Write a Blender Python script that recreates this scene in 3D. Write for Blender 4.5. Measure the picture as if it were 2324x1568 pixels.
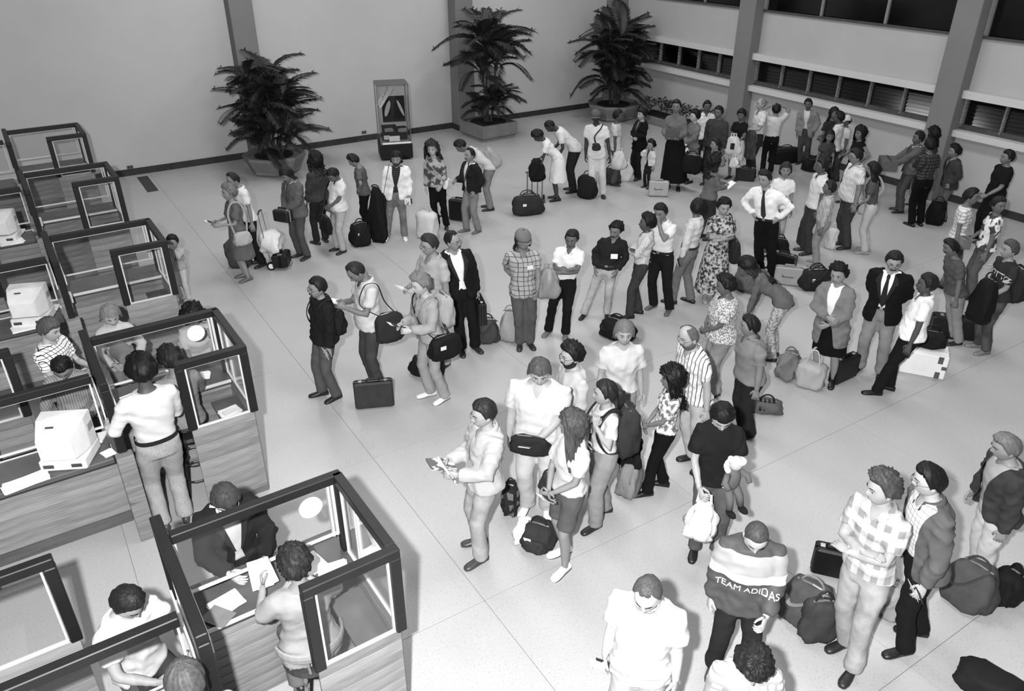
import bpy, bmesh, math, random
import numpy as np
from mathutils import Vector, Matrix

for o in list(bpy.data.objects):
    bpy.data.objects.remove(o)
scene = bpy.context.scene
rng = np.random.RandomState(7)
random.seed(7)

# ------------------------------------------------------------------ camera
H = 5.4
FPX, CX, CY = 1775.6, 1162.0, 784.0
YAW, PITCH = math.radians(32.43), math.radians(29.08)
cam_d = bpy.data.cameras.new('camera')
cam_d.sensor_width = 36.0
cam_d.lens = FPX / 2324.0 * 36.0
cam_d.clip_end = 200
cam = bpy.data.objects.new('camera', cam_d)
scene.collection.objects.link(cam)
cam.location = (0, 0, H)
cam.rotation_euler = (math.pi / 2 - PITCH, 0, -YAW)
scene.camera = cam

# ------------------------------------------------------------------ world, lights, exposure
world = bpy.data.worlds.new('world'); scene.world = world
world.use_nodes = True
world.node_tree.nodes['Background'].inputs[0].default_value = (1, 1, 1, 1)
world.node_tree.nodes['Background'].inputs[1].default_value = 0.27

def lamp(name, kind, loc, energy, size=0.1, rot=(0, 0, 0), size_y=None):
    d = bpy.data.lights.new(name, kind); d.energy = energy
    if kind == 'AREA':
        d.size = size
        if size_y: d.shape = 'RECTANGLE'; d.size_y = size_y
    else:
        d.shadow_soft_size = size
    o = bpy.data.objects.new(name, d); scene.collection.objects.link(o)
    o.location = loc; o.rotation_euler = rot
    return o
# the photographer's flash gun, held up on its bracket beside the camera
lamp('flash_gun', 'POINT', (-0.42, 0.10, H + 0.30), 5000, 0.07)
# rows of ceiling lamps of the hall
for lx in (4.5, 11.5):
    for ly in (5.0, 11.0, 16.5):
        lamp('ceiling_lamp', 'AREA', (lx, ly, 7.6), 190, 1.2, (0, 0, 0), 3.0)

scene.view_settings.view_transform = 'Standard'
scene.view_settings.look = 'None'
scene.view_settings.gamma = 1.0
scene.view_settings.use_curve_mapping = False
scene.view_settings.exposure = 0.0

# ------------------------------------------------------------------ pixel -> place
_f = np.array([math.sin(YAW) * math.cos(PITCH), math.cos(YAW) * math.cos(PITCH), -math.sin(PITCH)])
_r = np.array([math.cos(YAW), -math.sin(YAW), 0.0])
_d = np.cross(_f, _r)
def ray(x, y):
    return _f + _r * (x - CX) / FPX + _d * (y - CY) / FPX
def at(x, y, z=0.0):
    v = ray(x, y); t = (z - H) / v[2]
    return np.array([0, 0, H]) + v * t
def px_of(p):
    q = np.array(p, float) - [0, 0, H]
    c = q @ _f
    return CX + FPX * (q @ _r) / c, CY + FPX * (q @ _d) / c
def height_at(g, ypx):
    lo, hi = 0.0, 2.6
    for _ in range(30):
        m = (lo + hi) / 2
        if px_of([g[0], g[1], m])[1] > ypx: lo = m
        else: hi = m
    return m
def heading(g, a):
    """rotation about z of a thing at g whose +y should face: 0 the viewer, 90 picture left, 180 away, 270 picture right"""
    c = np.array([g[0], g[1]]); c = c / np.linalg.norm(c)
    r = np.array([c[1], -c[0]])
    a = math.radians(a)
    f = -c * math.cos(a) - r * math.sin(a)
    return math.atan2(-f[0], f[1])

# ------------------------------------------------------------------ materials (all grey: a black and white photograph)
def lin(v):
    v /= 255.0
    return v / 12.92 if v <= 0.04045 else ((v + 0.055) / 1.055) ** 2.4
def g4(v):
    l = lin(v); return (l, l, l, 1)
_mats = {}
def mat(kind, v=128, v2=40, s=10.0, w=0.15, rough=0.85, spec=0.25, bump=0.0, bs=60.0):
    key = (kind, v, v2, s, w, rough, spec, bump, bs)
    if key in _mats: return _mats[key]
    m = bpy.data.materials.new(kind); m.use_nodes = True
    nt = m.node_tree; N = nt.nodes; L = nt.links
    b = N['Principled BSDF']
    b.inputs['Roughness'].default_value = rough
    b.inputs['Specular IOR Level'].default_value = spec
    tc = N.new('ShaderNodeTexCoord')
    def math_(op, a, c=None):
        n = N.new('ShaderNodeMath'); n.operation = op
        for i, q in enumerate((a, c)):
            if q is None: continue
            if isinstance(q, (int, float)): n.inputs[i].default_value = q
            else: L.new(q, n.inputs[i])
        return n.outputs[0]
    def mixc(f, a, c):
        n = N.new('ShaderNodeMix'); n.data_type = 'RGBA'
        if isinstance(f, (int, float)): n.inputs['Factor'].default_value = f
        else: L.new(f, n.inputs['Factor'])
        for nm, q in (('A', a), ('B', c)):
            sock = [i for i in n.inputs if i.name == nm and i.type == 'RGBA'][0]
            if isinstance(q, tuple): sock.default_value = q
            else: L.new(q, sock)
        return [o for o in n.outputs if o.type == 'RGBA'][0]
    def noise(scale, detail=3.0, vec=None, rough_=0.55):
        n = N.new('ShaderNodeTexNoise'); n.inputs['Scale'].default_value = scale
        n.inputs['Detail'].default_value = detail; n.inputs['Roughness'].default_value = rough_
        L.new(vec if vec is not None else tc.outputs['Object'], n.inputs['Vector'])
        return n.outputs['Fac']
    def step(x, lo, hi):
        n = N.new('ShaderNodeMapRange'); n.inputs[1].default_value = lo; n.inputs[2].default_value = hi
        L.new(x, n.inputs[0]); n.clamp = True
        return n.outputs[0]
    def mapping(sc, loc=(0, 0, 0)):
        n = N.new('ShaderNodeMapping'); n.inputs['Scale'].default_value = sc; n.inputs['Location'].default_value = loc
        L.new(tc.outputs['Object'], n.inputs[0]); return n.outputs[0]
    A, B = g4(v), g4(v2)
    col = A
    if kind in ('check', 'stripe', 'gingham', 'hstripe'):
        sx = N.new('ShaderNodeSeparateXYZ'); L.new(tc.outputs['Object'], sx.inputs[0])
        def line(ax):
            return math_('LESS_THAN', math_('FRACT', math_('ADD', math_('MULTIPLY', ax, s), 50.3)), w)
        h_ = math_('ADD', sx.outputs['X'], math_('MULTIPLY', sx.outputs['Y'], 0.6))
        if kind == 'stripe': col = mixc(line(h_), A, B)
        elif kind == 'hstripe': col = mixc(line(sx.outputs['Z']), A, B)
        elif kind == 'check': col = mixc(math_('MAXIMUM', line(h_), line(sx.outputs['Z'])), A, B)
        else:
            col = mixc(math_('MULTIPLY', math_('ADD', line(h_), line(sx.outputs['Z'])), 0.5), A, B)
    elif kind == 'print':
        col = mixc(step(noise(s, 2.0), 0.5 - w * .3, 0.5 + w * .3), A, B)
    elif kind == 'wood':
        n1 = noise(1.0, 5.0, mapping((3.0, 3.0, 55.0))); n2 = noise(1.0, 2.0, mapping((1.2, 1.2, 9.0)))
        oi = N.new('ShaderNodeObjectInfo')
        f = math_('ADD', math_('MULTIPLY', n1, 0.55), math_('MULTIPLY', n2, 0.45))
        f = math_('ADD', step(f, 0.3, 0.7), math_('MULTIPLY', math_('SUBTRACT', oi.outputs['Random'], 0.5), 0.55))
        n3 = step(noise(1.0, 1.0, mapping((5.0, 5.0, 14.0), (3, 1, 2))), 0.70, 0.78)
        col = mixc(math_('MULTIPLY', n3, 0.55), mixc(f, B, A), g4(v2 * .55))
    elif kind == 'terrazzo':
        vo = N.new('ShaderNodeTexVoronoi'); vo.inputs['Scale'].default_value = 75.0
        geo = N.new('ShaderNodeNewGeometry'); L.new(geo.outputs['Position'], vo.inputs['Vector'])
        f1 = step(vo.outputs['Distance'], 0.10, 0.22)
        big = noise(0.45, 3.0, geo.outputs['Position']); fine = noise(60.0, 2.0, geo.outputs['Position'])
        base = mixc(step(big, 0.3, 0.7), A, g4(v - 9))
        base = mixc(math_('MULTIPLY', step(fine, 0.56, 0.72), 0.40), base, g4(v2))
        sc = N.new('ShaderNodeSeparateColor'); L.new(vo.outputs['Color'], sc.inputs[0])
        dark = math_('MULTIPLY', math_('SUBTRACT', 1.0, f1), step(sc.outputs[0], 0.72, 0.80))
        col = mixc(math_('MULTIPLY', dark, 0.6), base, g4(v2 * .7))
        rr = step(noise(1.1, 4.0, geo.outputs['Position']), 0.25, 0.75)
        mr = N.new('ShaderNodeMapRange'); mr.inputs[3].default_value = rough - .05; mr.inputs[4].default_value = rough + .10
        L.new(rr, mr.inputs[0]); L.new(mr.outputs[0], b.inputs['Roughness'])
    elif kind == 'plaster':
        col = mixc(step(noise(0.7, 5.0), 0.3, 0.7), A, g4(v - 7))
    elif kind == 'leather' or kind == 'cloth':
        col = mixc(step(noise(9.0, 3.0), 0.3, 0.7), A, g4(max(v - (10 if v > 40 else 4), 1)))
    elif kind == 'denim':
        col = mixc(step(noise(5.0, 4.0), 0.35, 0.65), A, B)
    elif kind == 'hair':
        col = mixc(step(noise(1.0, 3.0, mapping((70, 70, 9))), 0.35, 0.7), A, B)
    elif kind == 'skin':
        col = mixc(step(noise(14.0, 3.0), 0.3, 0.7), A, g4(v - 8))
    elif kind == 'leaf':
        oi = N.new('ShaderNodeObjectInfo')
        col = mixc(step(noise(3.0, 3.0), 0.3, 0.7), A, B)
    elif kind == 'concrete':
        col = mixc(step(noise(6.0, 6.0), 0.3, 0.75), A, g4(v - 16))
    if isinstance(col, tuple): b.inputs['Base Color'].default_value = col
    else: L.new(col, b.inputs['Base Color'])
    if bump:
        bn = N.new('ShaderNodeBump'); bn.inputs['Strength'].default_value = bump; bn.inputs['Distance'].default_value = 0.01
        L.new(noise(bs, 3.0), bn.inputs['Height']); L.new(bn.outputs[0], b.inputs['Normal'])
    _mats[key] = m
    return m
def glass_mat(tint=0.97, ior=1.45):
    k = ('glass', tint, ior)
    if k in _mats: return _mats[k]
    m = bpy.data.materials.new('clear_glass'); m.use_nodes = True
    nt = m.node_tree; N = nt.nodes; L = nt.links
    N.remove(N['Principled BSDF'])
    t = N.new('ShaderNodeBsdfTransparent'); t.inputs[0].default_value = (tint, tint, tint, 1)
    gl = N.new('ShaderNodeBsdfGlossy'); gl.inputs['Roughness'].default_value = 0.03
    lw = N.new('ShaderNodeLayerWeight'); lw.inputs[0].default_value = 0.5
    pw = N.new('ShaderNodeMath'); pw.operation = 'POWER'; pw.inputs[1].default_value = 4.0
    L.new(lw.outputs['Facing'], pw.inputs[0])
    fr = N.new('ShaderNodeMath'); fr.operation = 'MULTIPLY_ADD'; fr.inputs[1].default_value = 0.85; fr.inputs[2].default_value = 0.03
    L.new(pw.outputs[0], fr.inputs[0])
    mx = N.new('ShaderNodeMixShader')
    L.new(fr.outputs[0], mx.inputs[0]); L.new(t.outputs[0], mx.inputs[1]); L.new(gl.outputs[0], mx.inputs[2])
    L.new(mx.outputs[0], N['Material Output'].inputs[0])
    _mats[k] = m
    return m
def metal(v=170, rough=0.35):
    m = mat('metal', v, rough=rough, spec=0.5)
    m.node_tree.nodes['Principled BSDF'].inputs['Metallic'].default_value = 0.7
    return m

# ------------------------------------------------------------------ mesh helpers
class MB:
    def __init__(s): s.v = []; s.f = []; s.m = []; s.n = 0
    def add(s, V, Fc, mi=0):
        V = np.asarray(V, float).reshape(-1, 3)
        s.v.append(V); k = s.n
        s.f += [tuple(i + k for i in q) for q in Fc]; s.m += [mi] * len(Fc)
        s.n += len(V); return s
    def box(s, x0, x1, y0, y1, z0, z1, mi=0):
        V = [(x, y, z) for x in (x0, x1) for y in (y0, y1) for z in (z0, z1)]
        return s.add(V, [(0, 1, 3, 2), (4, 6, 7, 5), (0, 4, 5, 1), (2, 3, 7, 6), (0, 2, 6, 4), (1, 5, 7, 3)], mi)
    def cbox(s, c, d, mi=0, rz=0.0, R=None, bev=0.0):
        """box centred at c with size d, chamfered by bev"""
        hx, hy, hz = [q / 2 for q in d]
        if bev <= 0:
            V = np.array([(x, y, z) for x in (-hx, hx) for y in (-hy, hy) for z in (-hz, hz)], float)
            Fc = [(0, 1, 3, 2), (4, 6, 7, 5), (0, 4, 5, 1), (2, 3, 7, 6), (0, 2, 6, 4), (1, 5, 7, 3)]
        else:
            ring = lambda ax, ay: [(-ax, -ay + bev), (-ax + bev, -ay), (ax - bev, -ay), (ax, -ay + bev), (ax, ay - bev), (ax - bev, ay), (-ax + bev, ay), (-ax, ay - bev)]
            V = []
            for z, k in ((-hz, bev), (-hz + bev, 0), (hz - bev, 0), (hz, bev)):
                V += [(x, y, z) for x, y in ring(hx - k, hy - k)]
            V = np.array(V); Fc = []
            for i in range(3):
                for j in range(8):
                    a, b = i * 8 + j, i * 8 + (j + 1) % 8
                    Fc.append((a, b, b + 8, a + 8))
            Fc.append(tuple(range(7, -1, -1))); Fc.append(tuple(range(24, 32)))
        if R is None and rz: R = np.array([[math.cos(rz), -math.sin(rz), 0], [math.sin(rz), math.cos(rz), 0], [0, 0, 1]])
        if R is not None: V = V @ np.asarray(R).T
        return s.add(V + np.asarray(c), Fc, mi)
    def rings(s, rings, mi=0, cap=True):
        n = len(rings[0]); Fc = []
        for i in range(len(rings) - 1):
            for j in range(n):
                a, b = i * n + j, i * n + (j + 1) % n
                Fc.append((a, b, b + n, a + n))
        V = np.concatenate(rings)
        if cap:
            Fc.append(tuple(range(n - 1, -1, -1))); k = (len(rings) - 1) * n
            Fc.append(tuple(range(k, k + n)))
        return s.add(V, Fc, mi)
    def tube(s, P, r, n=8, mi=0, cap=True):
        P = [np.asarray(p, float) for p in P]
        if not hasattr(r, '__len__'): r = [r] * len(P)
        up = None; out = []
        for i, p in enumerate(P):
            t = P[min(i + 1, len(P) - 1)] - P[max(i - 1, 0)]
            t = t / (np.linalg.norm(t) + 1e-9)
            if up is None:
                up = np.array([0, 0, 1.0]) if abs(t[2]) < .9 else np.array([0, 1.0, 0])
            x = np.cross(t, up); x /= np.linalg.norm(x) + 1e-9
            y = np.cross(x, t); up = y
            rr = r[i] if hasattr(r[i], '__len__') else (r[i], r[i])
            out.append(np.array([p + x * rr[0] * math.cos(a) + y * rr[1] * math.sin(a) for a in np.linspace(0, 2 * math.pi, n, endpoint=False)]))
        return s.rings(out, mi, cap)
    def ell(s, c, r, mi=0, nu=12, nv=8, R=None):
        V = []; 
        for i in range(nv + 1):
            ph = -math.pi / 2 + math.pi * i / nv
            for j in range(nu):
                th = 2 * math.pi * j / nu
                V.append((r[0] * math.cos(ph) * math.cos(th), r[1] * math.cos(ph) * math.sin(th), r[2] * math.sin(ph)))
        V = np.array(V)
        if R is not None: V = V @ np.asarray(R).T
        Fc = []
        for i in range(nv):
            for j in range(nu):
                a, b = i * nu + j, i * nu + (j + 1) % nu
                Fc.append((a, b, b + nu, a + nu))
        return s.add(V + np.asarray(c), Fc, mi)
    def V(s): return np.concatenate(s.v)
    def mesh(s, name, smooth=True):
        me = bpy.data.meshes.new(name)
        me.from_pydata(s.V().tolist(), [], s.f)
        if smooth: me.polygons.foreach_set('use_smooth', [True] * len(me.polygons))
        if any(s.m): me.polygons.foreach_set('material_index', s.m)
        me.validate(); me.update()
        return me
COL = scene.collection
def obj(name, me, mats, parent=None, loc=None, rz=None, smooth=False):
    if isinstance(me, MB): me = me.mesh(name, smooth)
    if not isinstance(mats, (list, tuple)): mats = [mats]
    if len(me.materials) == 0:
        for m in mats: me.materials.append(m)
    o = bpy.data.objects.new(name, me); COL.objects.link(o)
    if parent is not None: o.parent = parent
    if loc is not None: o.location = loc
    if rz is not None: o.rotation_euler = (0, 0, rz)
    return o
def tag(o, label=None, cat=None, group=None, kind=None):
    if label: o['label'] = label
    if cat: o['category'] = cat
    if group: o['group'] = group
    if kind: o['kind'] = kind
    return o
def thing(name, label, cat, loc=(0, 0, 0), rz=0.0, group=None):
    o = bpy.data.objects.new(name, None); COL.objects.link(o)
    o.empty_display_size = 0.1
    o.location = loc; o.rotation_euler = (0, 0, rz)
    return tag(o, label, cat, group)
def struct(name, me, mats, parent=None):
    o = obj(name, me, mats, parent)
    if parent is None: tag(o, kind='structure')
    return o
# ================================================================== the hall
YB, XR = 19.85, 16.45
wall_m = mat('plaster', 176, rough=0.9, spec=0.15)
wallr_m = mat('plaster', 166, rough=0.9, spec=0.15)
column_m = mat('plaster', 116, rough=0.9, spec=0.15)
base_m = mat('cloth', 52, rough=0.6)
slab_m = mat('terrazzo', 168, 112, rough=0.34, spec=0.35)
joint_m = mat('concrete', 132, rough=0.9)
dark_glass = mat('pane', 6, rough=0.12, spec=0.5)

fl = struct('floor', MB().box(-4.2, XR, -1.5, YB, -0.12, -0.012), joint_m)
xs = [-4.2] + [-0.10 + 2.58 * i - 2.58 for i in range(8)] + [XR]
ys = [-1.5] + [-0.58 + 2.47 * i for i in range(9)] + [YB]
JG = 0.0022
for i in range(len(xs) - 1):
    for j in range(len(ys) - 1):
        x0, x1, y0, y1 = xs[i], xs[i + 1], ys[j], ys[j + 1]
        if x1 - x0 < 0.1 or y1 - y0 < 0.1: continue
        o = obj('floor_slab', MB().cbox(((x0 + x1) / 2, (y0 + y1) / 2, -0.02), (x1 - x0 - 2 * JG, y1 - y0 - 2 * JG, 0.04)), slab_m, fl)

TOP = 8.0
struct('wall_back', MB().box(-4.2, XR + 0.2, YB, YB + 0.2, -0.12, TOP), wall_m)
# right wall with two bands of louvre windows: built from bands so that the openings are real
WB = [(-0.12, 1.50), (2.11, 3.27), (4.10, TOP)]
wr = struct('wall_right', MB().box(XR, XR + 0.2, -1.5, YB, WB[0][0], WB[0][1]).box(XR, XR + 0.2, -1.5, YB, *WB[1]).box(XR, XR + 0.2, -1.5, YB, *WB[2]), wallr_m)
cols_y = [3.25, 8.77, 14.28]
cols_y2 = cols_y + [19.45]
k = 0
for y0 in cols_y:
    k += 1
    struct('trim_%d' % k, MB().cbox((XR - 0.17, y0 + 0.26, TOP / 2), (0.34, 0.52, TOP), bev=0.012), column_m)
for x0 in (4.84, 10.60, 15.95):
    k += 1
    struct('trim_%d' % k, MB().cbox((x0 + 0.26, YB - 0.2, TOP / 2), (0.52, 0.42, TOP), bev=0.012), column_m)
struct('baseboard_back', MB().box(-4.2, 4.84, YB - 0.025, YB, 0, 0.15).box(5.36, 10.60, YB - 0.025, YB, 0, 0.15).box(11.12, 15.95, YB - 0.025, YB, 0, 0.15)
       .box(4.815, 5.385, YB - 0.435, YB - 0.41, 0, 0.15).box(10.575, 11.145, YB - 0.435, YB - 0.41, 0, 0.15).box(15.925, XR, YB - 0.435, YB - 0.41, 0, 0.15)
       .box(4.815, 4.84, YB - 0.41, YB, 0, 0.15).box(10.575, 10.60, YB - 0.41, YB, 0, 0.15).box(15.925, 15.95, YB - 0.41, YB, 0, 0.15), base_m)
bb = MB()
ye = -1.5
for y0 in cols_y + [19.42]:
    bb.box(XR - 0.025, XR, ye, y0, 0, 0.15); ye = y0 + 0.52
struct('baseboard_right', bb, base_m)
# window bays between the columns
frame_m = mat('cloth', 120, rough=0.6)
ledge_m = mat('plaster', 186, rough=0.85)
sill_m = mat('cloth', 70, rough=0.7)
mull = MB().box(-0.045, 0.045, -0.02, 0.02, 0, 0.61)
for hz in np.linspace(0.05, 0.55, 7):
    mull.box(-0.065, -0.045, -0.014, 0.014, hz - 0.018, hz + 0.018)
mull_me = mull.mesh('mullion', False)
lv_cache = {}
n = 0
bays = [(-1.5, 3.25), (3.77, 8.77), (9.29, 14.28), (14.80, 19.42)]
for (y0, y1) in bays:
    n += 1
    w = thing('window_%d' % n, None, None, (XR, y0, 1.50)); tag(w, kind='structure')
    Lb = y1 - y0
    obj('window_ledge', MB().box(-0.20, 0.0, 0, Lb, -0.15, -0.02), ledge_m, w)
    obj('window_sill', MB().box(-0.02, 0.10, 0, Lb, -0.02, 0.08), sill_m, w)
    obj('window_hood', MB().box(-0.20, 0.0, 0, Lb, 0.61, 0.76), ledge_m, w)
    obj('window_back', MB().box(0.16, 0.18, 0, Lb, 0, 0.61), mat('pane', 3, rough=0.5), w)
    np_ = max(1, int(round(Lb / 0.835)))
    pw = Lb / np_
    for i in range(np_ + 1):
        o = obj('mullion', mull_me, frame_m, w); o.location = (0.03, min(max(i * pw, 0.03), Lb - 0.03), 0)
    key = round(pw, 3)
    if key not in lv_cache:
        lv = MB().cbox((0, 0, 0), (0.006, pw - 0.05, 0.085), R=[[math.cos(.35), 0, math.sin(.35)], [0, 1, 0], [-math.sin(.35), 0, math.cos(.35)]])
        lv_cache[key] = lv.mesh('louvre_pane', False)
    for i in range(np_):
        for q in range(7):
            o = obj('louvre_pane', lv_cache[key], dark_glass, w); o.location = (0.06, (i + .5) * pw, 0.10 + q * 0.078)
# the upper band
for (y0, y1) in bays:
    n += 1
    w = thing('window_%d' % n, None, None, (XR, y0, 3.27)); tag(w, kind='structure')
    Lb = y1 - y0
    obj('window_sill', MB().box(-0.06, 0.10, 0, Lb, -0.05, 0.0), sill_m, w)
    obj('window_back', MB().box(0.16, 0.18, 0, Lb, 0, 0.83), mat('pane', 3, rough=0.5), w)
    np_ = max(1, int(round(Lb / 1.67))); pw = Lb / np_
    for i in range(np_ + 1):
        obj('mullion', MB().box(0.0, 0.06, -0.03, 0.03, 0, 0.83), frame_m, w).location = (0, min(max(i * pw, 0.03), Lb - 0.03), 0)
    for i in range(np_):
        obj('pane', MB().box(0.05, 0.06, i * pw + .02, (i + 1) * pw - .02, 0.0, 0.83), dark_glass, w)
# power outlets in the back wall
for xo, yo in ((295, 379), (826, 300)):
    v = ray(xo, yo); t = YB / v[1]; p = np.array([0, 0, H]) + v * t
    o = thing('wall_outlet', 'small dark socket plate low on the back wall ' + ('behind the booths' if xo < 500 else 'beside the display case'), 'outlet', (p[0], YB, p[2]))
    obj('plate', MB().cbox((0, -0.006, 0), (0.14, 0.012, 0.08), bev=0.003), mat('cloth', 110), o)
    for s in (-.03, .03): obj('socket', MB().cbox((s, -0.014, 0), (0.035, 0.006, 0.045), bev=0.002), mat('cloth', 40), o)
# dark expansion strip let into the floor by the back wall
o = obj('floor_strip', MB().box(2.17, 2.40, 18.30, 19.6, 0.0, 0.004), mat('cloth', 62, rough=.6))
tag(o, 'short dark strip set into the floor near the back wall', 'floor strip')
# ================================================================== inspection booths
wood_m = mat('wood', 150, 106, rough=0.55, spec=0.3)
wood_dk = mat('wood', 150, 104, rough=0.5, spec=0.3)
top_m = mat('wood', 92, 60, rough=0.35, spec=0.4)
bframe_m = mat('cloth', 24, rough=0.5, spec=0.35)
alum_m = mat('cloth', 205, rough=0.4, spec=0.5)
paper_m = mat('cloth', 238, rough=0.8)
book_m = mat('cloth', 60, rough=0.6)
gl = glass_mat()
_plank = {}
def plank_me(L, hgt):
    k = (round(L, 3), round(hgt, 3))
    if k not in _plank:
        _plank[k] = MB().cbox((L / 2, 0, hgt / 2), (L - 0.002, 0.022, hgt - 0.004), bev=0.002).mesh('plank', False)
    return _plank[k]
def panel(parent, name, p, L, ang, h, m, nk=10, z0=0.0):
    """a planked panel standing at p, running L metres in direction ang, h high"""
    o = obj(name, MB().box(0, L, -0.008, 0.008, z0, h), mat('wood', 96, 70, rough=.7), parent)
    o.location = (p[0], p[1], 0); o.rotation_euler = (0, 0, ang)
    hh = (h - z0) / nk
    for i in range(nk):
        q = obj('plank', plank_me(L, hh), m, o); q.location = (0, 0, z0 + i * hh)
    return o
def glasspane(parent, p0, p1, z0, z1, trim=True):
    a = np.array(p0); b = np.array(p1); L = np.linalg.norm(b - a); ang = math.atan2(b[1] - a[1], b[0] - a[0])
    o = obj('glass_pane', MB().box(0, L, -0.004, 0.004, z0, z1), gl, parent)
    o.location = (a[0], a[1], 0); o.rotation_euler = (0, 0, ang)
    if trim:
        e = 0.012
        t = obj('pane_trim', MB().box(0, L, -e, e, z1 - .014, z1).box(0, L, -e, e, z0, z0 + .014).box(0, .014, -e, e, z0 + .014, z1 - .014).box(L - .014, L, -e, e, z0 + .014, z1 - .014), alum_m, o)
    return o
def bar(parent, name, p0, p1, w=0.075):
    a = np.array(p0, float); b = np.array(p1, float); d = b - a; L = np.linalg.norm(d)
    if abs(d[2]) > 0.5 * L:
        o = obj(name, MB().cbox((0, 0, L / 2), (w, w, L), bev=0.006), bframe_m, parent); o.location = a
    else:
        o = obj(name, MB().cbox((L / 2, 0, 0), (L, w, w), bev=0.006), bframe_m, parent); o.location = a
        o.rotation_euler = (0, 0, math.atan2(d[1], d[0]))
    return o
ZT, ZW, BW = 1.75, 1.0, 1.23
def booth(u0, label, left=False, spine=True, disc=False):
    """u0 = front end of the spine on the floor. Local: x away from the spine, y from the officer's entry to the travellers"""
    rz = 0.02 + (math.pi if left else 0.0)
    loc = np.array([u0[0], u0[1], 0.0])
    if left:
        loc = loc + np.array([-0.02 * 0.58 - 0.05, 0.58 * 2, 0])
    b = thing('inspection_booth', label, 'booth', loc, rz, 'inspection booths')
    zb = ZT - 0.0375
    if spine:
        panel(b, 'spine_panel', (0.0, 0.0), 1.22, math.pi / 2, ZW, wood_dk)
        obj('spine_post', MB().cbox((0, -0.06, ZW / 2), (0.15, 0.12, ZW), bev=0.006), wood_m, b)
        bar(b, 'top_rail', (0, -0.03, zb), (0, 1.20, zb))
        bar(b, 'post', (0, -0.0, ZW), (0, -0.0, ZT - 0.075))
        bar(b, 'post', (0, 1.17, ZW), (0, 1.17, ZT - 0.075))
        glasspane(b, (0, 0.05), (0, 1.12), ZW, ZT - .075)
    # travellers' side: glass over the desk, planks under it
    panel(b, 'desk_panel', (0.03, 0.86), BW - .03, 0.0, ZW - 0.07, wood_dk)
    obj('kick_board', MB().cbox((BW / 2 + .015, 0.885, .06), (BW - .04, .03, .12), bev=.003), mat('wood', 92, 64), b)
    obj('front_kick_board', MB().cbox(((.62 + BW) / 2, -.016, .03), (BW - .62, .012, .06), bev=.002), mat('wood', 110, 80), b)
    dk = obj('desk_top', MB().cbox((BW / 2 + .02, 0.98, ZW - 0.03), (BW - 0.06, 0.50, 0.05), bev=0.006), top_m, b)
    obj('desk_edge', MB().box(0.03, BW - .02, 0.722, 0.73, ZW - 0.03, ZW + 0.004), alum_m, dk)
    bar(b, 'top_rail', (0.04, 0.95, zb), (BW + .03, 0.95, zb))
    pn = glasspane(b, (0.05, 0.95), (BW - .04, 0.95), ZW + 0.18, ZT - .075)
    if disc:
        dd = MB()
        dd.tube([(0, 0.0, 0), (0, 0.012, 0)], 0.088, 24)
        for a in range(6): dd.tube([(0.03 * math.cos(a * 1.047), -0.004, 0.03 * math.sin(a * 1.047)), (0.03 * math.cos(a * 1.047), 0.0, 0.03 * math.sin(a * 1.047))], 0.006, 8)
        o = obj('speech_disc', dd, mat('cloth', 245, rough=.5), pn, (BW - 0.28, -0.018, 1.53))
    for s in ((BW, 0.95),):
        bar(b, 'post', (s[0], s[1], ZW), (s[0], s[1], ZT - .075))
        for q in (-0.055, -0.085):
            obj('glazing_bar', MB().box(s[0] + q - .008, s[0] + q + .008, s[1] - .02, s[1] + .02, ZW + .18, ZT - .075), alum_m, b)
    # side wall away from the spine
    panel(b, 'side_panel', (BW, 0.0), 1.22, math.pi / 2, ZW, wood_m)
    bar(b, 'top_rail', (BW, 0.04, zb), (BW, 0.95, zb))
    glasspane(b, (BW, 0.05), (BW, 0.90), ZW, ZT - .075)
    for q in (0.30, 0.34): obj('glazing_bar', MB().box(BW - .012, BW + .012, 0.95 - q - .01, 0.95 - q + .01, ZW, ZT - .075), alum_m, b)
    # short front wall beside the officer's entry
    panel(b, 'front_panel', (0.62, 0.0), BW - 0.62, 0.0, ZW, wood_m)
    bar(b, 'top_rail', (0.60, 0.0, zb), (BW + .037, 0.0, zb))
    bar(b, 'post', (0.635, 0, ZW), (0.635, 0, ZT - .075))
    bar(b, 'post', (BW, 0, ZW), (BW, 0, ZT - .075))
    glasspane(b, (0.68, 0.0), (BW - .04, 0.0), ZW, ZT - .075)
    obj('inner_shelf', MB().cbox(((0.94 + BW) / 2, 0.36, 0.80), (BW - 0.97, 0.68, 0.03), bev=0.004), top_m, b)
    return b
def bp(i):
    y = 3.63 + 3.285 * i
    return (0.165 - 0.02 * (y - 3.63), y)
names_r = ['glass-topped plank booth where the seated woman in a grey blouse faces the dark-jacketed man',
           'glass-topped plank booth where the white-shirted man with round black hair leans on the post',
           'empty glass-topped plank booth beside the small child in striped shirt',
           'empty plank booth with a small white box inside, behind the one beside the child',
           'empty glass-topped plank booth nearest the back wall']
names_l = ['plank booth around the bent white-shirted clerk writing beside the grey-bloused woman\'s booth',
           'plank booth with a pale computer terminal in front of the striped-shirted clerk',
           'plank booth with a pale terminal and nobody behind it, left of the checked-shirt man',
           'plank booth with a terminal and printed sheets, backing on the booth with the small box',
           'plank booth backing on the empty booth nearest the back wall']
RB = [booth(bp(i), names_r[i], False, True, disc=(i < 2)) for i in range(5)]
LB = [booth(bp(i), names_l[i], True, False) for i in range(5)]
def in_booth(i, x, y, z=0.0, left=False):
    c = bp(i); rz = 0.02
    ca, sa = math.cos(rz), math.sin(rz)
    return np.array([c[0] + ca * x - sa * y, c[1] + sa * x + ca * y, z])
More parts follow.
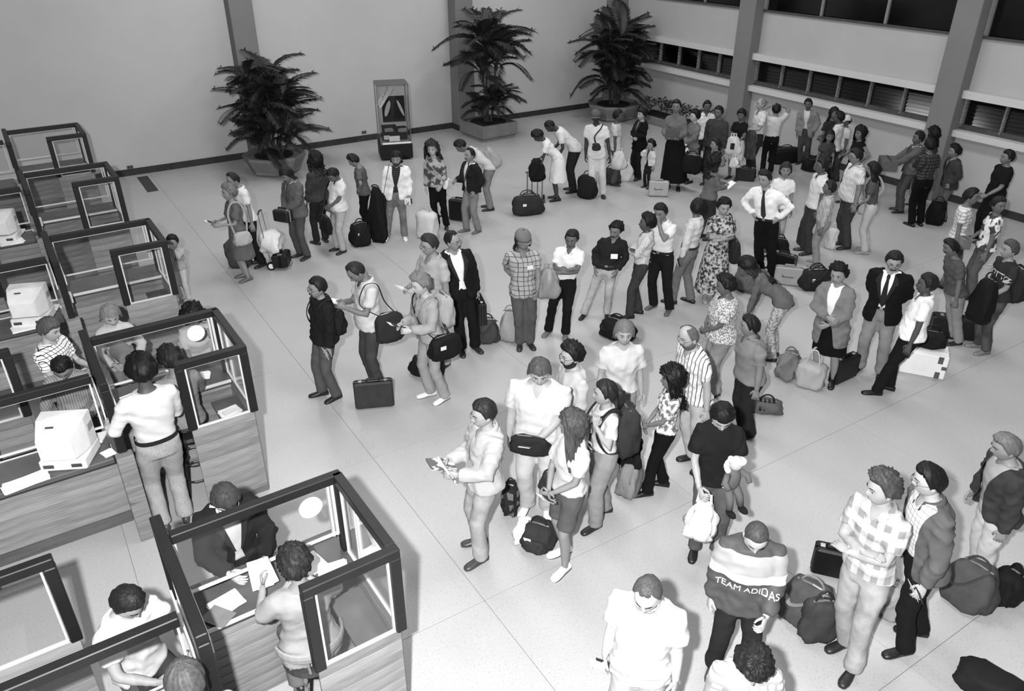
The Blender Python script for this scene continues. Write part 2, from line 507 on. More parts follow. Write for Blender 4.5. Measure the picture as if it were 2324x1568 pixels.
# --- CRT terminals on the left row
def terminal(i, x, y, rz, label):
    p = in_booth(i, x, y, ZW - 0.003)
    t = thing('computer_terminal', label, 'computer', p, rz, 'terminals in the booths')
    shell = mat('cloth', 216, rough=.55); dk = mat('cloth', 70, rough=.5)
    obj('base_unit', MB().cbox((0, 0.02, 0.055), (0.40, 0.36, 0.11), bev=0.012), shell, t)
    for s in (-.15, .15): obj('port', MB().cbox((s * .8, -0.165, 0.055), (0.09, 0.01, 0.035), bev=0.003), dk, t)
    r = []
    for yy, w, z0, z1 in ((-0.22, 0.13, 0.16, 0.33), (-0.19, 0.145, 0.14, 0.345), (0.02, 0.20, 0.125, 0.43), (0.16, 0.205, 0.12, 0.44), (0.18, 0.19, 0.135, 0.425)):
        r.append(np.array([(-w, yy, z0), (w, yy, z0), (w, yy, z1), (-w, yy, z1)]))
    m = obj('monitor', MB().rings(r), shell, t)
    obj('screen', MB().cbox((0, 0.182, 0.28), (0.30, 0.008, 0.22), bev=0.003), mat('pane', 20, rough=.2), m)
    obj('badge', MB().cbox((-0.06, -0.06, 0.405), (0.07, 0.02, 0.004), R=[[1, 0, 0], [0, .93, -.37], [0, .37, .93]]), dk, m)
    obj('vent', MB().cbox((0.203, 0.10, 0.30), (0.006, 0.10, 0.07)), mat('cloth', 150), m)
    obj('swivel_foot', MB().tube([(0, 0.02, 0.105), (0, 0.02, 0.135)], 0.10, 16), shell, t)
    obj('keyboard', MB().cbox((0, 0.30, 0.02), (0.40, 0.15, 0.03), bev=0.006), shell, t)
terminal(1, -0.42, 0.12, -0.45, 'large pale computer terminal on the desk before the striped-shirted clerk')
terminal(2, -0.40, 0.16, -0.35, 'large pale computer terminal on the unattended desk beside the checked-shirt man')
terminal(3, -0.48, 0.16, -0.3, 'pale computer terminal on the desk nearest the back wall')
# --- papers, books, boxes on the desks
def papers(i, x, y, z, w, d, rz, label, n=3, name='paper_sheets', m=None, cat='papers'):
    p = in_booth(i, x, y, z)
    b = MB()
    for k in range(n):
        b.cbox((random.uniform(-.01, .01), random.uniform(-.01, .01), 0.0015 + k * 0.003), (w, d, 0.0025), rz=random.uniform(-.12, .12))
    o = obj(name, b, m or paper_m, None, p, rz); tag(o, label, cat)
    return o
ZD = ZW - 0.0045
papers(0, 0.28, 0.90, ZD, 0.22, 0.16, .3, 'loose white forms lying by the spine of the grey-bloused woman\'s desk', 5)
papers(0, 0.20, 0.80, ZD + .016, 0.15, 0.20, .5, 'dark folder under the loose forms on the grey-bloused woman\'s desk', 1, 'folder', mat('cloth', 110), 'folder')
papers(0, 0.90, 0.93, ZD, 0.24, 0.22, .2, 'white forms laid out by the glass beside the grey-bloused woman', 6)
papers(0, 1.05, 0.80, ZD, 0.22, 0.12, -.2, 'second batch of white forms at the glass corner of the grey-bloused woman\'s desk', 4)
papers(0, 0.86, 1.10, ZD, 0.17, 0.11, -.5, 'grey card lying by the dark-jacketed traveller on the desk', 1, 'card', mat('cloth', 150), 'card')
papers(0, -0.16, 0.10, ZD, 0.22, 0.26, .2, 'white forms under the writing clerk\'s hand', 4)
papers(0, -0.14, 0.12, ZD + .012, 0.12, 0.17, .4, 'dark open passport under the writing clerk\'s hand', 1, 'passport', book_m, 'passport')
papers(0, 0.10, -0.16, ZW - 0.6, 0.03, 0.2, 0.1, 'strip of white card tucked at the foot of the booth divider', 2)
papers(1, 0.25, 0.95, ZD, 0.18, 0.13, .3, 'white forms on the desk in front of the headband traveller', 3)
papers(1, 0.22, 0.80, ZD, 0.06, 0.09, .2, 'black ink pad on the desk beside the white-shirted man\'s arm', 3, 'ink_pad', mat('leather', 30), 'stationery')
papers(1, 0.95, 0.98, ZD, 0.20, 0.15, -.3, 'white sheets by the round disc on the curly-haired officer\'s desk', 3)
papers(1, 1.07, 0.38, 0.816, 0.20, 0.15, .15, 'white forms heaped on the shelf inside the booth with the bar stool', 8)
papers(1, 1.06, 0.36, 0.842, 0.12, 0.07, .4, 'rubber stamp box on the heaped forms inside the booth with the bar stool', 6, 'stamp_box', mat('cloth', 215), 'stationery')
papers(3, 1.06, 0.42, 0.816, 0.11, 0.10, .1, 'small white box on the inner shelf of the empty booth two back from the child', 12, 'small_box', mat('cloth', 200), 'box')
papers(3, -0.40, -0.0, ZD, 0.3, 0.25, .1, 'printed sheets beside the terminal nearest the back wall', 4)
papers(2, -0.52, 0.02, ZD, 0.26, 0.2, .1, 'printout spread beside the unattended terminal', 4)
papers(1, -0.12, 0.04, ZD, 0.10, 0.12, .3, 'small white card between the terminal and the spine', 2)
papers(1, -0.80, -0.02, ZD, 0.35, 0.14, .1, 'stack of white listing paper beside the striped-shirted clerk\'s terminal', 9)
# --- number placard and white strips that imitate reflections
def text_me(txt, size, depth=0.002, font_shear=0.0, bold=0.0):
    cu = bpy.data.curves.new('lettering', 'FONT'); cu.body = txt; cu.size = size; cu.extrude = depth
    cu.align_x = 'CENTER'; cu.align_y = 'CENTER'; cu.shear = font_shear; cu.offset = bold
    o = bpy.data.objects.new('lettering', cu); COL.objects.link(o)
    dg = bpy.context.evaluated_depsgraph_get()
    me = bpy.data.meshes.new_from_object(o.evaluated_get(dg))
    bpy.data.objects.remove(o); bpy.data.curves.remove(cu)
    return me
pl = thing('number_placard', 'dark board painted with the number 10 standing on the booth desk', 'sign', in_booth(1, 0.58, 0.80, ZW - 0.004), 0.2)
obj('board', MB().cbox((0, 0, 0.10), (0.24, 0.012, 0.20), bev=0.003), mat('cloth', 46), pl)
o = obj('numeral', text_me('10', 0.16), mat('cloth', 200), pl); o.location = (0, -0.008, 0.10); o.rotation_euler = (math.pi / 2, 0, 0)
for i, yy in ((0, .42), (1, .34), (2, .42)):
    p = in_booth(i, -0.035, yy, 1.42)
    o = obj('reflection_strip', MB().cbox((-.02, 0, 0), (0.012, 0.56, 0.17), bev=0.002).cbox((.09, 0, 0), (0.012, 0.50, 0.12), bev=0.002), mat('cloth', 215), None, p, 0.02)  # white boxes added to paint the reflections on both sides of the spine
    tag(o, 'white strip imitating a reflection on the spine glass ' + ('near the grey-bloused woman', 'near the headband traveller', 'of the empty booth with the child')[i], 'painted reflection')
for i in (1, 2, 3):
    p = in_booth(i, 0.03, 0.30, 1.14)
    o = thing('switch_box', ('metal switch box on the spine by the white-shirted man\'s hand', 'metal switch box with a cable on the spine of the booth next to the child', 'metal switch box on the spine two booths behind the child')[i - 1], 'switch', p, 0.02)
    obj('box', MB().cbox((0.02, 0, 0), (0.05, 0.10, 0.13), bev=0.006), mat('cloth', 190), o)
    obj('cable', MB().tube([(0.02, -.02, -.06), (0.015, -.05, -.12), (0.012, -.03, -.2)], 0.006, 6), mat('cloth', 205), o)
# stools of the two right-hand officers
def stool(i, x, y, label, seat=0.66):
    t = thing('bar_stool', label, 'stool', in_booth(i, x, y), 0.02)
    m = mat('leather', 34, rough=.5); st = metal(60, .4)
    obj('seat', MB().tube([(0, 0, seat - .05), (0, 0, seat - .03), (0, 0, seat)], [(.17, .17), (.185, .185), (.17, .17)], 20), m, t)
    for a in (.785, 2.356, 3.927, 5.498):
        obj('leg', MB().tube([(.13 * math.cos(a), .13 * math.sin(a), seat - .05), (.21 * math.cos(a), .21 * math.sin(a), 0.0)], .014, 8), st, t)
    for z in (.2, .4):
        r = .13 + .08 * (seat - z) / seat
        obj('rung', MB().tube([(r * math.cos(a), r * math.sin(a), z) for a in np.linspace(0, 2 * math.pi, 17)], .010, 6), st, t)
    return t
# ================================================================== people
def rotx(a): c, s = math.cos(a), math.sin(a); return np.array([[1, 0, 0], [0, c, -s], [0, s, c]])
def rotz(a): c, s = math.cos(a), math.sin(a); return np.array([[c, -s, 0], [s, c, 0], [0, 0, 1]])
def roty(a): c, s = math.cos(a), math.sin(a); return np.array([[c, 0, s], [0, 1, 0], [-s, 0, c]])
def sst(x, a, b):
    t = np.clip((np.asarray(x, float) - a) / (b - a), 0, 1); return t * t * (3 - 2 * t)
def nrm(v): return v / (np.linalg.norm(v) + 1e-9)

# ---- head grid (metres, centre of skull at origin, +y is the face)
NT, NP = 34, 28
_t = np.linspace(-math.pi, math.pi, NT, endpoint=False)
TH = _t - 0.55 * np.sin(_t)
def head_surf(th, ph):
    th, ph = np.broadcast_arrays(np.asarray(th, float), np.asarray(ph, float))
    ux, uy, uz = np.sin(th) * np.cos(ph), np.cos(th) * np.cos(ph), np.sin(ph)
    x, y, z = .077 * ux, .098 * uy, .120 * uz
    low = np.clip(-uz, 0, 1)
    x = x * (1 - .26 * low ** 1.2) * (1 + .05 * sst(uz, .2, .7))
    y = np.where(uy < 0, y * (1 - .42 * low), y * (1 - .05 * low))
    fr = np.clip(uy, 0, 1)
    G = lambda v, c, s: np.exp(-((v - c) / s) ** 2)
    y = y - .010 * fr * G(z, 0.0, .05)                                   # flat face plane
    y = y + fr * .026 * G(x, 0, .011) * np.where(z > -.026, G(z, -.026, .030), G(z, -.026, .011))   # nose
    y = y - fr * .009 * (G(x, .031, .015) + G(x, -.031, .015)) * G(z, .004, .012)                      # eye sockets
    y = y + fr * .006 * G(np.abs(x), .028, .026) * G(z, .026, .010)                                    # brow
    y = y + fr * .007 * G(x, 0, .024) * (G(z, -.056, .007) + .9 * G(z, -.070, .007))                   # lips
    y = y - fr * .004 * G(x, 0, .02) * G(z, -.084, .007)
    y = y + fr * .012 * G(x, 0, .026) * G(z, -.102, .014)                                              # chin
    x = x + np.sign(x) * .004 * G(np.abs(th), 1.1, .3) * G(z, -.018, .02)                              # cheekbones
    return np.stack([x, y, z], -1)
def head_mesh(mb, X):
    ph = np.linspace(-math.pi / 2, math.pi / 2, NP)
    V = np.concatenate([head_surf(TH, p) for p in ph])
    Fc = []
    for i in range(NP - 1):
        for j in range(NT):
            a, b = i * NT + j, i * NT + (j + 1) % NT
            Fc.append((a, b, b + NT, a + NT))
    mb.add(X(V), Fc, 0)
    for s in (-1, 1):
        e = MB().ell((0, 0, 0), (.010, .020, .033), 0, 10, 8, rotz(s * .35))
        mb.add(X(e.V() + [s * .078, -.006, -.006]), e.f, 0)
        e = MB().ell((0, 0, 0), (.0135, .0065, .0070), 0, 10, 6); mb.add(X(e.V() + surf_pt(s * .031, .003) + [0, -.0015, 0]), e.f, 1)
        e = MB().ell((0, 0, 0), (.0075, .0050, .0068), 0, 8, 6); mb.add(X(e.V() + surf_pt(s * .031, .003) + [0, .003, 0]), e.f, 2)
        e = MB().tube([surf_pt(s * x, z) + [0, .002, 0] for x, z in ((.017, .010), (.031, .0125), (.046, .006))], [.0018, .0030, .0016], 6); mb.add(X(e.V()), e.f, 3)
        e = MB().tube([surf_pt(s * x, z) + [0, .002, 0] for x, z in ((.013, .028), (.023, .031), (.037, .031), (.051, .022))], [(.002, .002), (.0032, .0035), (.003, .003), (.0015, .0015)], 6); mb.add(X(e.V()), e.f, 2)
    e = MB().tube([surf_pt(x, z) + [0, .001, 0] for x, z in ((-.025, -.063), (-.012, -.061), (0, -.062), (.012, -.061), (.025, -.063))], [.0018, .0034, .0036, .0034, .0018], 6); mb.add(X(e.V()), e.f, 3)
    for s in (-1, 1):
        e = MB().ell((0, 0, 0), (.0045, .004, .003), 0, 6, 4); mb.add(X(e.V() + surf_pt(s * .008, -.036) + [0, .0, 0]), e.f, 3)
def surf_pt(x, z):
    ph = math.asin(max(-1, min(1, z / .120))); th = math.asin(max(-1, min(1, x / (.077 * math.cos(ph) * (1 - .26 * max(0, -z / .12) ** 1.2)))))
    q = head_surf(th, ph); return np.array([x, float(q[1]), z])

def hairline(a, style):
    a = abs(math.degrees(a))
    pts = dict(short=[(0, 37), (40, 36), (58, 30), (72, 12), (84, -10), (100, -6), (125, -26), (180, -34)],
               fringe=[(0, 26), (45, 26), (60, 16), (74, 2), (86, -12), (100, -10), (125, -30), (180, -38)],
               recede=[(0, 58), (30, 50), (55, 56), (70, 22), (84, -8), (100, -6), (125, -26), (180, -34)],
               buzz=[(0, 44), (40, 42), (58, 34), (72, 16), (84, -4), (100, -4), (125, -24), (180, -30)],
               bald=[(0, 89), (50, 80), (62, 40), (74, 8), (86, -8), (100, -8), (125, -26), (180, -34)])
    p = pts.get(style, pts['fringe'] if style in ('long', 'curly_long', 'wavy', 'bob') else pts['short'])
    return math.radians(np.interp(a, [q[0] for q in p], [q[1] for q in p]))
def hair_mesh(mb, X, style, seed, length=0.0, thick=None):
    r = np.random.RandomState(seed)
    base = {'short': .021, 'fringe': .025, 'recede': .013, 'buzz': .005, 'bald': .010, 'afro': .046, 'curly': .034, 'long': .026, 'curly_long': .042, 'wavy': .034, 'bob': .030, 'pony': .019, 'bun': .019, 'big': .06}.get(style, .02)
    if thick: base = thick
    line = {'afro': 'short', 'curly': 'short', 'pony': 'short', 'bun': 'short', 'big': 'fringe'}.get(style, style)
    curl = {'afro': .010, 'curly': .014, 'curly_long': .020, 'wavy': .013, 'big': .018, 'buzz': .0012, 'bald': .003, 'recede': .003}.get(style, .005)
    curly = style in ('afro', 'curly', 'curly_long', 'wavy', 'big')
    n = 60; K = 16; J = 10 if length > 0 else 0
    th = np.linspace(-math.pi, math.pi, n, endpoint=False)
    k1 = r.uniform(2, 5, 6); p1 = r.uniform(0, 6.28, 6)
    rows = []
    lo = np.array([hairline(a, line) for a in th]) + r.normal(0, .022, n) * (.3 if style == 'buzz' else 1)
    side = sst(np.abs(np.degrees(th)), 60, 92)
    streak = np.convolve(np.concatenate([r.normal(size=n)] * 3), [.25, .5, .25], 'same')[n:2 * n]
    part = r.uniform(-.5, .5)
    for i in range(K + 1):
        f = i / K
        top = math.radians(89) if style != 'bald' else math.radians(58)
        ph = top + (np.minimum(lo, top - .02) - top) * f
        P = head_surf(th, ph)
        edge = 1.0 if length > 0 else min(1.0, (1 - f) * 5 + .30)
        wob = sum(np.sin(th * (2 + 2.1 * q) + k1[q] * f * (4 + q) + p1[q]) for q in range(6)) / 6
        off = base * edge * (1.0 + .22 * np.cos(th - part) * (1 - f))
        if curly: off = off + curl * (wob * 1.3 + r.normal(size=n) * .42) * min(1, edge + .3)
        else: off = off + curl * (streak * .75 * min(1, f * 3) + wob * .8) * edge + r.normal(size=n) * curl * .12
        off = np.maximum(off, .003)
        if style == 'bald': off = np.where(lo > math.radians(50), -.014, off * (.35 + .65 * min(1, f * 4)))
        rows.append(P + nrm_rows(P) * off[:, None] + np.array([0, -.004, .004]))
    last = rows[-1]
    for j in range(1, J + 1):
        g = j / J
        wv = (np.sin(th * 9 + j * 1.3 + p1[0]) * .8 + r.normal(size=n) * .45) * curl if curly else (streak * .8 + r.normal(size=n) * .12) * curl
        out = min(1.0, length / .15) * (.014 * math.sin(g * 2.4) + .012 * g)
        d = np.stack([np.sin(th), np.cos(th), 0 * th], -1)
        ll = length * (1 + .035 * streak * g)
        q = last + (d * (out + wv)[:, None] * min(1, g * 3)) * side[:, None]
        q[:, 2] -= ll * g * side; q[:, 1] -= side * (.014 * g + .02 * g * min(1, length / .2))
        rows.append(q)
    c = rows[-1].copy(); c[:, 0] *= .86; c[:, 1] *= .86; c[:, 2] += .006
    rows.append(c)
    R_ = [X(q) for q in rows]
    mb.rings(R_, 0, cap=False)
    if style != 'bald':
        mb.f.append(tuple(range(mb.n - len(R_) * n + n - 1, mb.n - len(R_) * n - 1, -1))); mb.m.append(0)
    if style == 'pony' or style == 'bun':
        if style == 'bun': e = MB().ell((0, -.118, .03), (.05, .04, .05), 0, 12, 8)
        else: e = MB().tube([(0, -.10, .03), (0, -.145, .0), (0, -.15, -.08), (0, -.135, -.17)], [.022, .040, .036, .012], 12)
        mb.add(X(e.V()), e.f)
def nrm_rows(P): return P / (np.linalg.norm(P, axis=1, keepdims=True) + 1e-9)

def hand(mb, W, d, pn, side, curl=.5, sc=1.0, mi=0):
    """hand at wrist W, fingers along d, back of hand towards pn"""
    y = nrm(d); z = nrm(pn - y * np.dot(pn, y)); x = np.cross(y, z)
    Rm = np.stack([x, y, z], 1) * sc
    X = lambda V: np.asarray(V) @ Rm.T + W
    r = []
    for yy, hw, ht in ((-.025, .024, .018), (.0, .027, .018), (.03, .038, .016), (.065, .042, .014), (.09, .040, .011), (.097, .030, .006)):
        r.append(np.array([(hw * math.cos(a), yy, ht * math.sin(a)) for a in np.linspace(0, 2 * math.pi, 10, endpoint=False)]))
    e = MB().rings(r); mb.add(X(e.V()), e.f, mi)
    for k, (fx, ln) in enumerate(((-.031, .064), (-.0105, .078), (.0105, .082), (.031, .072))):
        fx *= side
        P = [np.array([fx, .080, 0])]; a = 0.0
        for q in (.46, .31, .23):
            a += curl * (.75 + .12 * k)
            P.append(P[-1] + ln * q * np.array([fx * .6, math.cos(a), -math.sin(a)]))
        e = MB().tube(P, [.0100, .0095, .0085, .0065], 6); mb.add(X(e.V()), e.f, mi)
    P = [np.array([side * .026, .012, -.004]), np.array([side * .050, .038, -.014]), np.array([side * .056, .066, -.024 - .02 * curl]), np.array([side * .048, .088, -.032 - .03 * curl])]
    e = MB().tube(P, [.014, .012, .010, .007], 7); mb.add(X(e.V()), e.f, mi)

def ik(S, W, l1, l2, pole):
    d = W - S; D = np.linalg.norm(d); D2 = min(max(D, abs(l1 - l2) + .02), (l1 + l2) * .998)
    u = d / (D + 1e-9); a = (l1 * l1 - l2 * l2 + D2 * D2) / (2 * D2)
    hh = math.sqrt(max(l1 * l1 - a * a, 0)); p = pole - u * np.dot(pole, u); p = nrm(p)
    return S + u * a + p * hh, S + u * D2

FUSE = []      # (object, voxel, smooth, post)
def fuse(o, vox, sm=4, post=None):
    m = o.modifiers.new('r', 'REMESH'); m.mode = 'VOXEL'; m.voxel_size = vox; m.use_smooth_shade = True
    s = o.modifiers.new('s', 'SMOOTH'); s.iterations = sm; s.factor = .5
    FUSE.append((o, post)); return o
def finish_fuse():
    dg = bpy.context.evaluated_depsgraph_get(); dg.update()
    done = {}
    for o, post in FUSE:
        me = bpy.data.meshes.new_from_object(o.evaluated_get(dg)); done[o.name] = me
    for o, post in FUSE:
        me = done[o.name]; mats = [m for m in o.data.materials]
        if post: me = post(me) or me
        old = o.data; o.modifiers.clear(); o.data = me
        if len(me.materials) == 0:
            for m in mats: me.materials.append(m)
        me.polygons.foreach_set('use_smooth', [True] * len(me.polygons))
        me.name = o.name
        bpy.data.meshes.remove(old)
    FUSE.clear()
def get_v(me):
    a = np.empty(len(me.vertices) * 3); me.vertices.foreach_get('co', a); return a.reshape(-1, 3)
def set_v(me, V): me.vertices.foreach_set('co', np.asarray(V).ravel()); me.update()
def wrinkle(seed, amp, fz=27.0):
    r = np.random.RandomState(seed)
    def post(me):
        V = get_v(me); N = np.empty(len(V) * 3); me.vertices.foreach_get('normal', N); N = N.reshape(-1, 3)
        d = np.zeros(len(V))
        for k in range(8):
            kv = np.array([r.normal() * 14, r.normal() * 14, r.choice([-1, 1]) * fz * r.uniform(.35, 1.1)])
            kw = r.normal(size=3) * 7
            w_ = np.sin(V @ kv + r.uniform(0, 6.28) + 1.8 * np.sin(V @ kw + r.uniform(0, 6)))
            m_ = .5 + .5 * np.sin(V @ (r.normal(size=3) * 6) + r.uniform(0, 6.28))
            d += (1 - 2 * np.abs(w_)) * m_ * r.uniform(.5, 1)
        d = np.clip(d / 2.0, -1.2, 1.2)
        set_v(me, V + N * (d * amp)[:, None])
        return me
    return post

def smooth_edge(me, it=10):
    cnt = {}
    for p in me.polygons:
        v = list(p.vertices)
        for i in range(len(v)):
            e = (v[i], v[(i + 1) % len(v)]); k = (min(e), max(e)); cnt[k] = cnt.get(k, 0) + 1
    nb = {}
    for (a, b), c in cnt.items():
        if c == 1: nb.setdefault(a, []).append(b); nb.setdefault(b, []).append(a)
    ks = [k for k in nb if len(nb[k]) == 2]
    if not ks: return me
    V = get_v(me); i0 = np.array(ks); i1 = np.array([nb[k][0] for k in ks]); i2 = np.array([nb[k][1] for k in ks])
    for _ in range(it):
        V[i0] = V[i0] * .4 + (V[i1] + V[i2]) * .3
    set_v(me, V); return me

ARM = {  # wrist place in a 1.75 m person's standing frame for the right side (x mirrored for the left), pole, finger direction (None = along forearm), curl
    'down': ((.235, .03, .845), (.25, -1, 0), None, .35),
    'loose': ((.26, .10, .88), (.4, -1, 0), None, .4),
    'pocket': ((.20, .06, .93), (.8, -.8, 0), (-.2, .25, -1), .3),
    'hip': ((.195, .03, 1.03), (1, -.35, 0), (-.6, .6, -.3), .4),
    'back': ((.06, -.17, .95), (1, -.5, 0), (-1, 0, -.3), .5),
    'hold': ((.11, .30, 1.12), (.5, -.5, -1), (-.35, 1, .1), .7),
    'holdlow': ((.15, .24, .95), (.5, -.8, -.4), (-.3, 1, -.2), .7),
    'read': ((.08, .30, 1.22), (.5, -.2, -1), (-.5, .8, .4), .7),
    'crossA': ((-.055, .20, 1.20), (.8, .1, -1), (-1, -.55, .35), .35),
    'crossB': ((-.045, .245, 1.155), (.8, .1, -1), (-1, -.5, -.05), .35),
    'clasp': ((.02, .22, .98), (.8, -.4, -.2), (-.8, .3, -.4), .6),
    'face': ((.05, .20, 1.50), (.5, .4, -1), (-.2, -.1, 1), .7),
    'headup': ((.08, .04, 1.74), (1, .1, .3), (-1, -.1, .3), .4),
    'strap': ((.13, .17, 1.36), (.6, .1, -1), (.1, -.3, 1), 1.0),
    'fwd': ((.13, .42, 1.05), (.5, -.3, -1), (-.1, 1, -.1), .5),
    'desk': ((.14, .36, 1.10), (.8, -.3, -.6), (-.5, 1, -.15), .35),
    'belly': ((.0, .21, 1.08), (.8, -.2, -.6), (-1, .15, 0), .35),
    'side': ((.30, .12, .80), (.5, -1, 0), None, .9),
}
PEOPLE = {}
PC = [0]
def person(label, head, foot=None, h=None, face=0, turn=0, tilt=0, w=1.0, fem=False, bend=0, sit=None, bulk=0.0,
           top=('shirt', 200), sleeve=.45, topm=None, hem=.50, under=None, open_=.0, collar=False,
           bot=('trousers', 60), botm=None, shoes=40, hair=('short', 24), hlen=0.0, skin=150, arms=('down', 'down'),
           step=(0.0, 0.0), spread=.10, glasses=False, stache=False, beard=0, tie=None, belt=None, cap=None, lean=None, badge=None, key=None, vox=None, hs=1.0, feet=True, kneeb=0.0, legw=1.0, tuck=False, slippers=False, group=None):
    PC[0] += 1; seed = PC[0] * 17 + 3
    if foot is not None:
        g = at(*foot); hh = h or height_at(g, head[1])
    else:
        hh = h; zt_ = hh if not sit else .965 * hh / 1.75 + sit - .02
        g = at(head[0], head[1], zt_)
        if sit:
            fv = heading(g, face); g = g - np.array([-math.sin(fv), math.cos(fv), 0]) * .10 * math.sin(math.radians(tilt))
    hp = at(head[0], head[1], hh)
    hb_ = {'short': .021, 'fringe': .025, 'afro': .046, 'curly': .034, 'long': .026, 'curly_long': .042, 'wavy': .034, 'bob': .030, 'pony': .019, 'bun': .019, 'big': .06, 'recede': .012}.get(hair[0], .01) if hair else 0
    hh = hh - .8 * ((hair[2] if hair and len(hair) > 2 else hb_))
    rz = heading(g, face)
    root = thing('person', label, 'person', (g[0], g[1], 0), rz)
    if group: root['group'] = group
    if bend or sit: lw = np.zeros(2)
    else: lw = (hp - g)[:2]
    if lean is not None: lw = np.array(lean, float)
    c, s = math.cos(-rz), math.sin(-rz)
    ln = np.array([c * lw[0] - s * lw[1], s * lw[0] + c * lw[1]]) if lean is None else lw
    H0 = 1.75; hfull = hh if not (sit or bend) else (h if h else 1.68)
    S = hfull / H0
    dist = math.hypot(g[0], g[1])
    vx = vox or (.017 if dist < 8.5 else .021 if dist < 12 else .027)
    W_ = w * (1.0 if not fem else .92)
    zhip = .905
    bd = math.radians(bend)
    zoff = 0.0
    if sit: zoff = sit / S - (zhip - .12)
    if bend: pass
    def T(V, amt=1.0):
        """standing pose in a 1.75 m frame -> posed, metres"""
        V = np.atleast_2d(np.asarray(V, float)).copy()
        f = sst(V[:, 2], zhip - .05, zhip + .30)
        if bd:
            y, z = V[:, 1].copy(), V[:, 2] - zhip
            a = bd * f * amt
            V[:, 1] = y * np.cos(a) + z * np.sin(a)
            V[:, 2] = zhip - y * np.sin(a) + z * np.cos(a)
        q = np.clip(V[:, 2] / H0, 0, 1)
        V[:, 2] += zoff
        V = V * S
        V[:, 0] += ln[0] * q ** 1.15; V[:, 1] += ln[1] * q ** 1.15
        return V
    T1 = lambda p: T([p])[0]
    near = lambda v: 150 + (v - 150) * .48 if (v > 150 and dist < 9.5) else (v * (.62 + .38 * v / 80) if v < 80 else v)
    # ---- torso profile
    if not fem:
        prof = [(.80, .158, .112, -.01), (.90, .170, .122, -.012), (.98, .160, .115, -.005), (1.06, .152, .110, .0), (1.16, .162, .116, .0), (1.27, .178, .124, -.004), (1.36, .182, .115, -.012), (1.42, .165, .095, -.02), (1.465, .105, .075, -.02), (1.50, .062, .060, -.012)]
        shx, shz = .178, 1.395
    else:
        prof = [(.80, .165, .118, -.012), (.90, .178, .128, -.016), (.98, .155, .112, -.006), (1.06, .134, .098, .0), (1.16, .146, .108, .006), (1.27, .160, .126, .012), (1.36, .160, .108, -.004), (1.42, .145, .088, -.016), (1.465, .094, .070, -.016), (1.50, .054, .054, -.010)]
        shx, shz = .158, 1.392
    prof = [(z, rx * W_ * (1 if z > 1.44 else 1), ry * W_ * (1 + bulk * math.exp(-((z - 1.03) / .14) ** 2) * (1 if z < 1.4 else 0)), yo + bulk * .05 * math.exp(-((z - 1.03) / .16) ** 2)) for z, rx, ry, yo in prof]
    shx *= W_
    AN = np.linspace(0, 2 * math.pi, 20, endpoint=False)
    def ring(z, rx, ry, yo, ex=2.3):
        cx, sy = np.cos(AN), np.sin(AN)
        X_ = np.sign(cx) * np.abs(cx) ** (2 / ex) * rx; Y_ = np.sign(sy) * np.abs(sy) ** (2 / ex) * ry + yo
        return np.stack([X_, Y_, np.full(20, z)], -1)
    def pr(z):
        zs = [p[0] for p in prof]; return [np.interp(z, zs, [p[k] for p in prof]) for k in (1, 2, 3)]
    def torso(mb, z0, z1, off, flare=0.0, zs=None):
        zz = [z0] + [p[0] for p in prof if z0 + .015 < p[0] < z1 - .015] + [z1]
        R_ = []
        for z in zz:
            rx, ry, yo = pr(z); f = flare * np.clip((1.12 - z) / .3, 0, 1)
            R_.append(T(ring(z, rx + off + f, ry + off + f, yo)))
        mb.rings(R_)
    # ---- arms
    l1, l2 = .285 * S, .255 * S
    A = []
    for si, preset in ((1, arms[0]), (-1, arms[1])):
        if isinstance(preset, str): tgt, pole, fd, curl = ARM[preset]
        else: tgt, pole, fd, curl = (list(preset) + [None, .5])[:4] if len(preset) < 4 else preset
        m = np.array([si, 1, 1.0])
        tg = np.array(tgt, float) * m
        if W_ > 1: tg[0] *= 1 + (W_ - 1) * .6; tg[1] *= 1 + bulk * .35
        Sh = T1((si * shx, -.012, shz)); Wt = T1(tg) if not bd else (np.array(tg) * S + np.array([0, 0, zoff * S]))
        El, Wr = ik(Sh, Wt, l1, l2, np.array(pole, float) * m)
        fdv = nrm(Wr - El) if fd is None else nrm(np.array(fd, float) * m)
        fdv = nrm(fdv * .75 + nrm(Wr - El) * .35)
        A.append((si, Sh, El, Wr, fdv, curl))
    # ---- legs
    Lg = []
    for si, stp in ((1, step[0]), (-1, step[1])):
        hp_ = np.array([si * .088 * (W_ * .5 + .5), -.01, zhip])
        if sit:
            hip = T1(hp_); knee = hip + np.array([si * .04, .26, -.10]) * S; ank = np.array([knee[0], knee[1] - .14, max(.10, knee[2] - .42 * S)])
        else:
            hip = T1(hp_)
            an = np.array([si * spread, stp, .085]) * S
            knee, an2 = ik(hip, an, .425 * S, .415 * S, np.array([si * .12, 1, 0]))
            ank = an
        Lg.append((si, hip, knee, ank))
    # ---- skin: one continuous body
    skin_m = mat('skin', skin, rough=.55, spec=.3)
    body = MB()
    torso(body, .80, 1.50, -.016)
    nb = T([(0, -.012, 1.44), (0, -.006, 1.50), (0, .004, 1.56), (0, .01, 1.60)])
    body.tube(nb, [.062 * S, .056 * S, .053 * S, .052 * S], 14)
    for si, Sh, El, Wr, fdv, curl in A:
        mid = (Sh + El) / 2; fm = El * .62 + Wr * .38
        ar = (.9 if fem else 1.0) * S * (W_ * .5 + .5)
        body.tube([Sh + np.array([-si * .04, 0, -.02]) * S, Sh * .8 + El * .2, mid, El, fm, Wr, Wr + fdv * .015], [.034 * ar, .044 * ar, .046 * ar, .040 * ar, .041 * ar, .028 * ar, .026 * ar], 12)
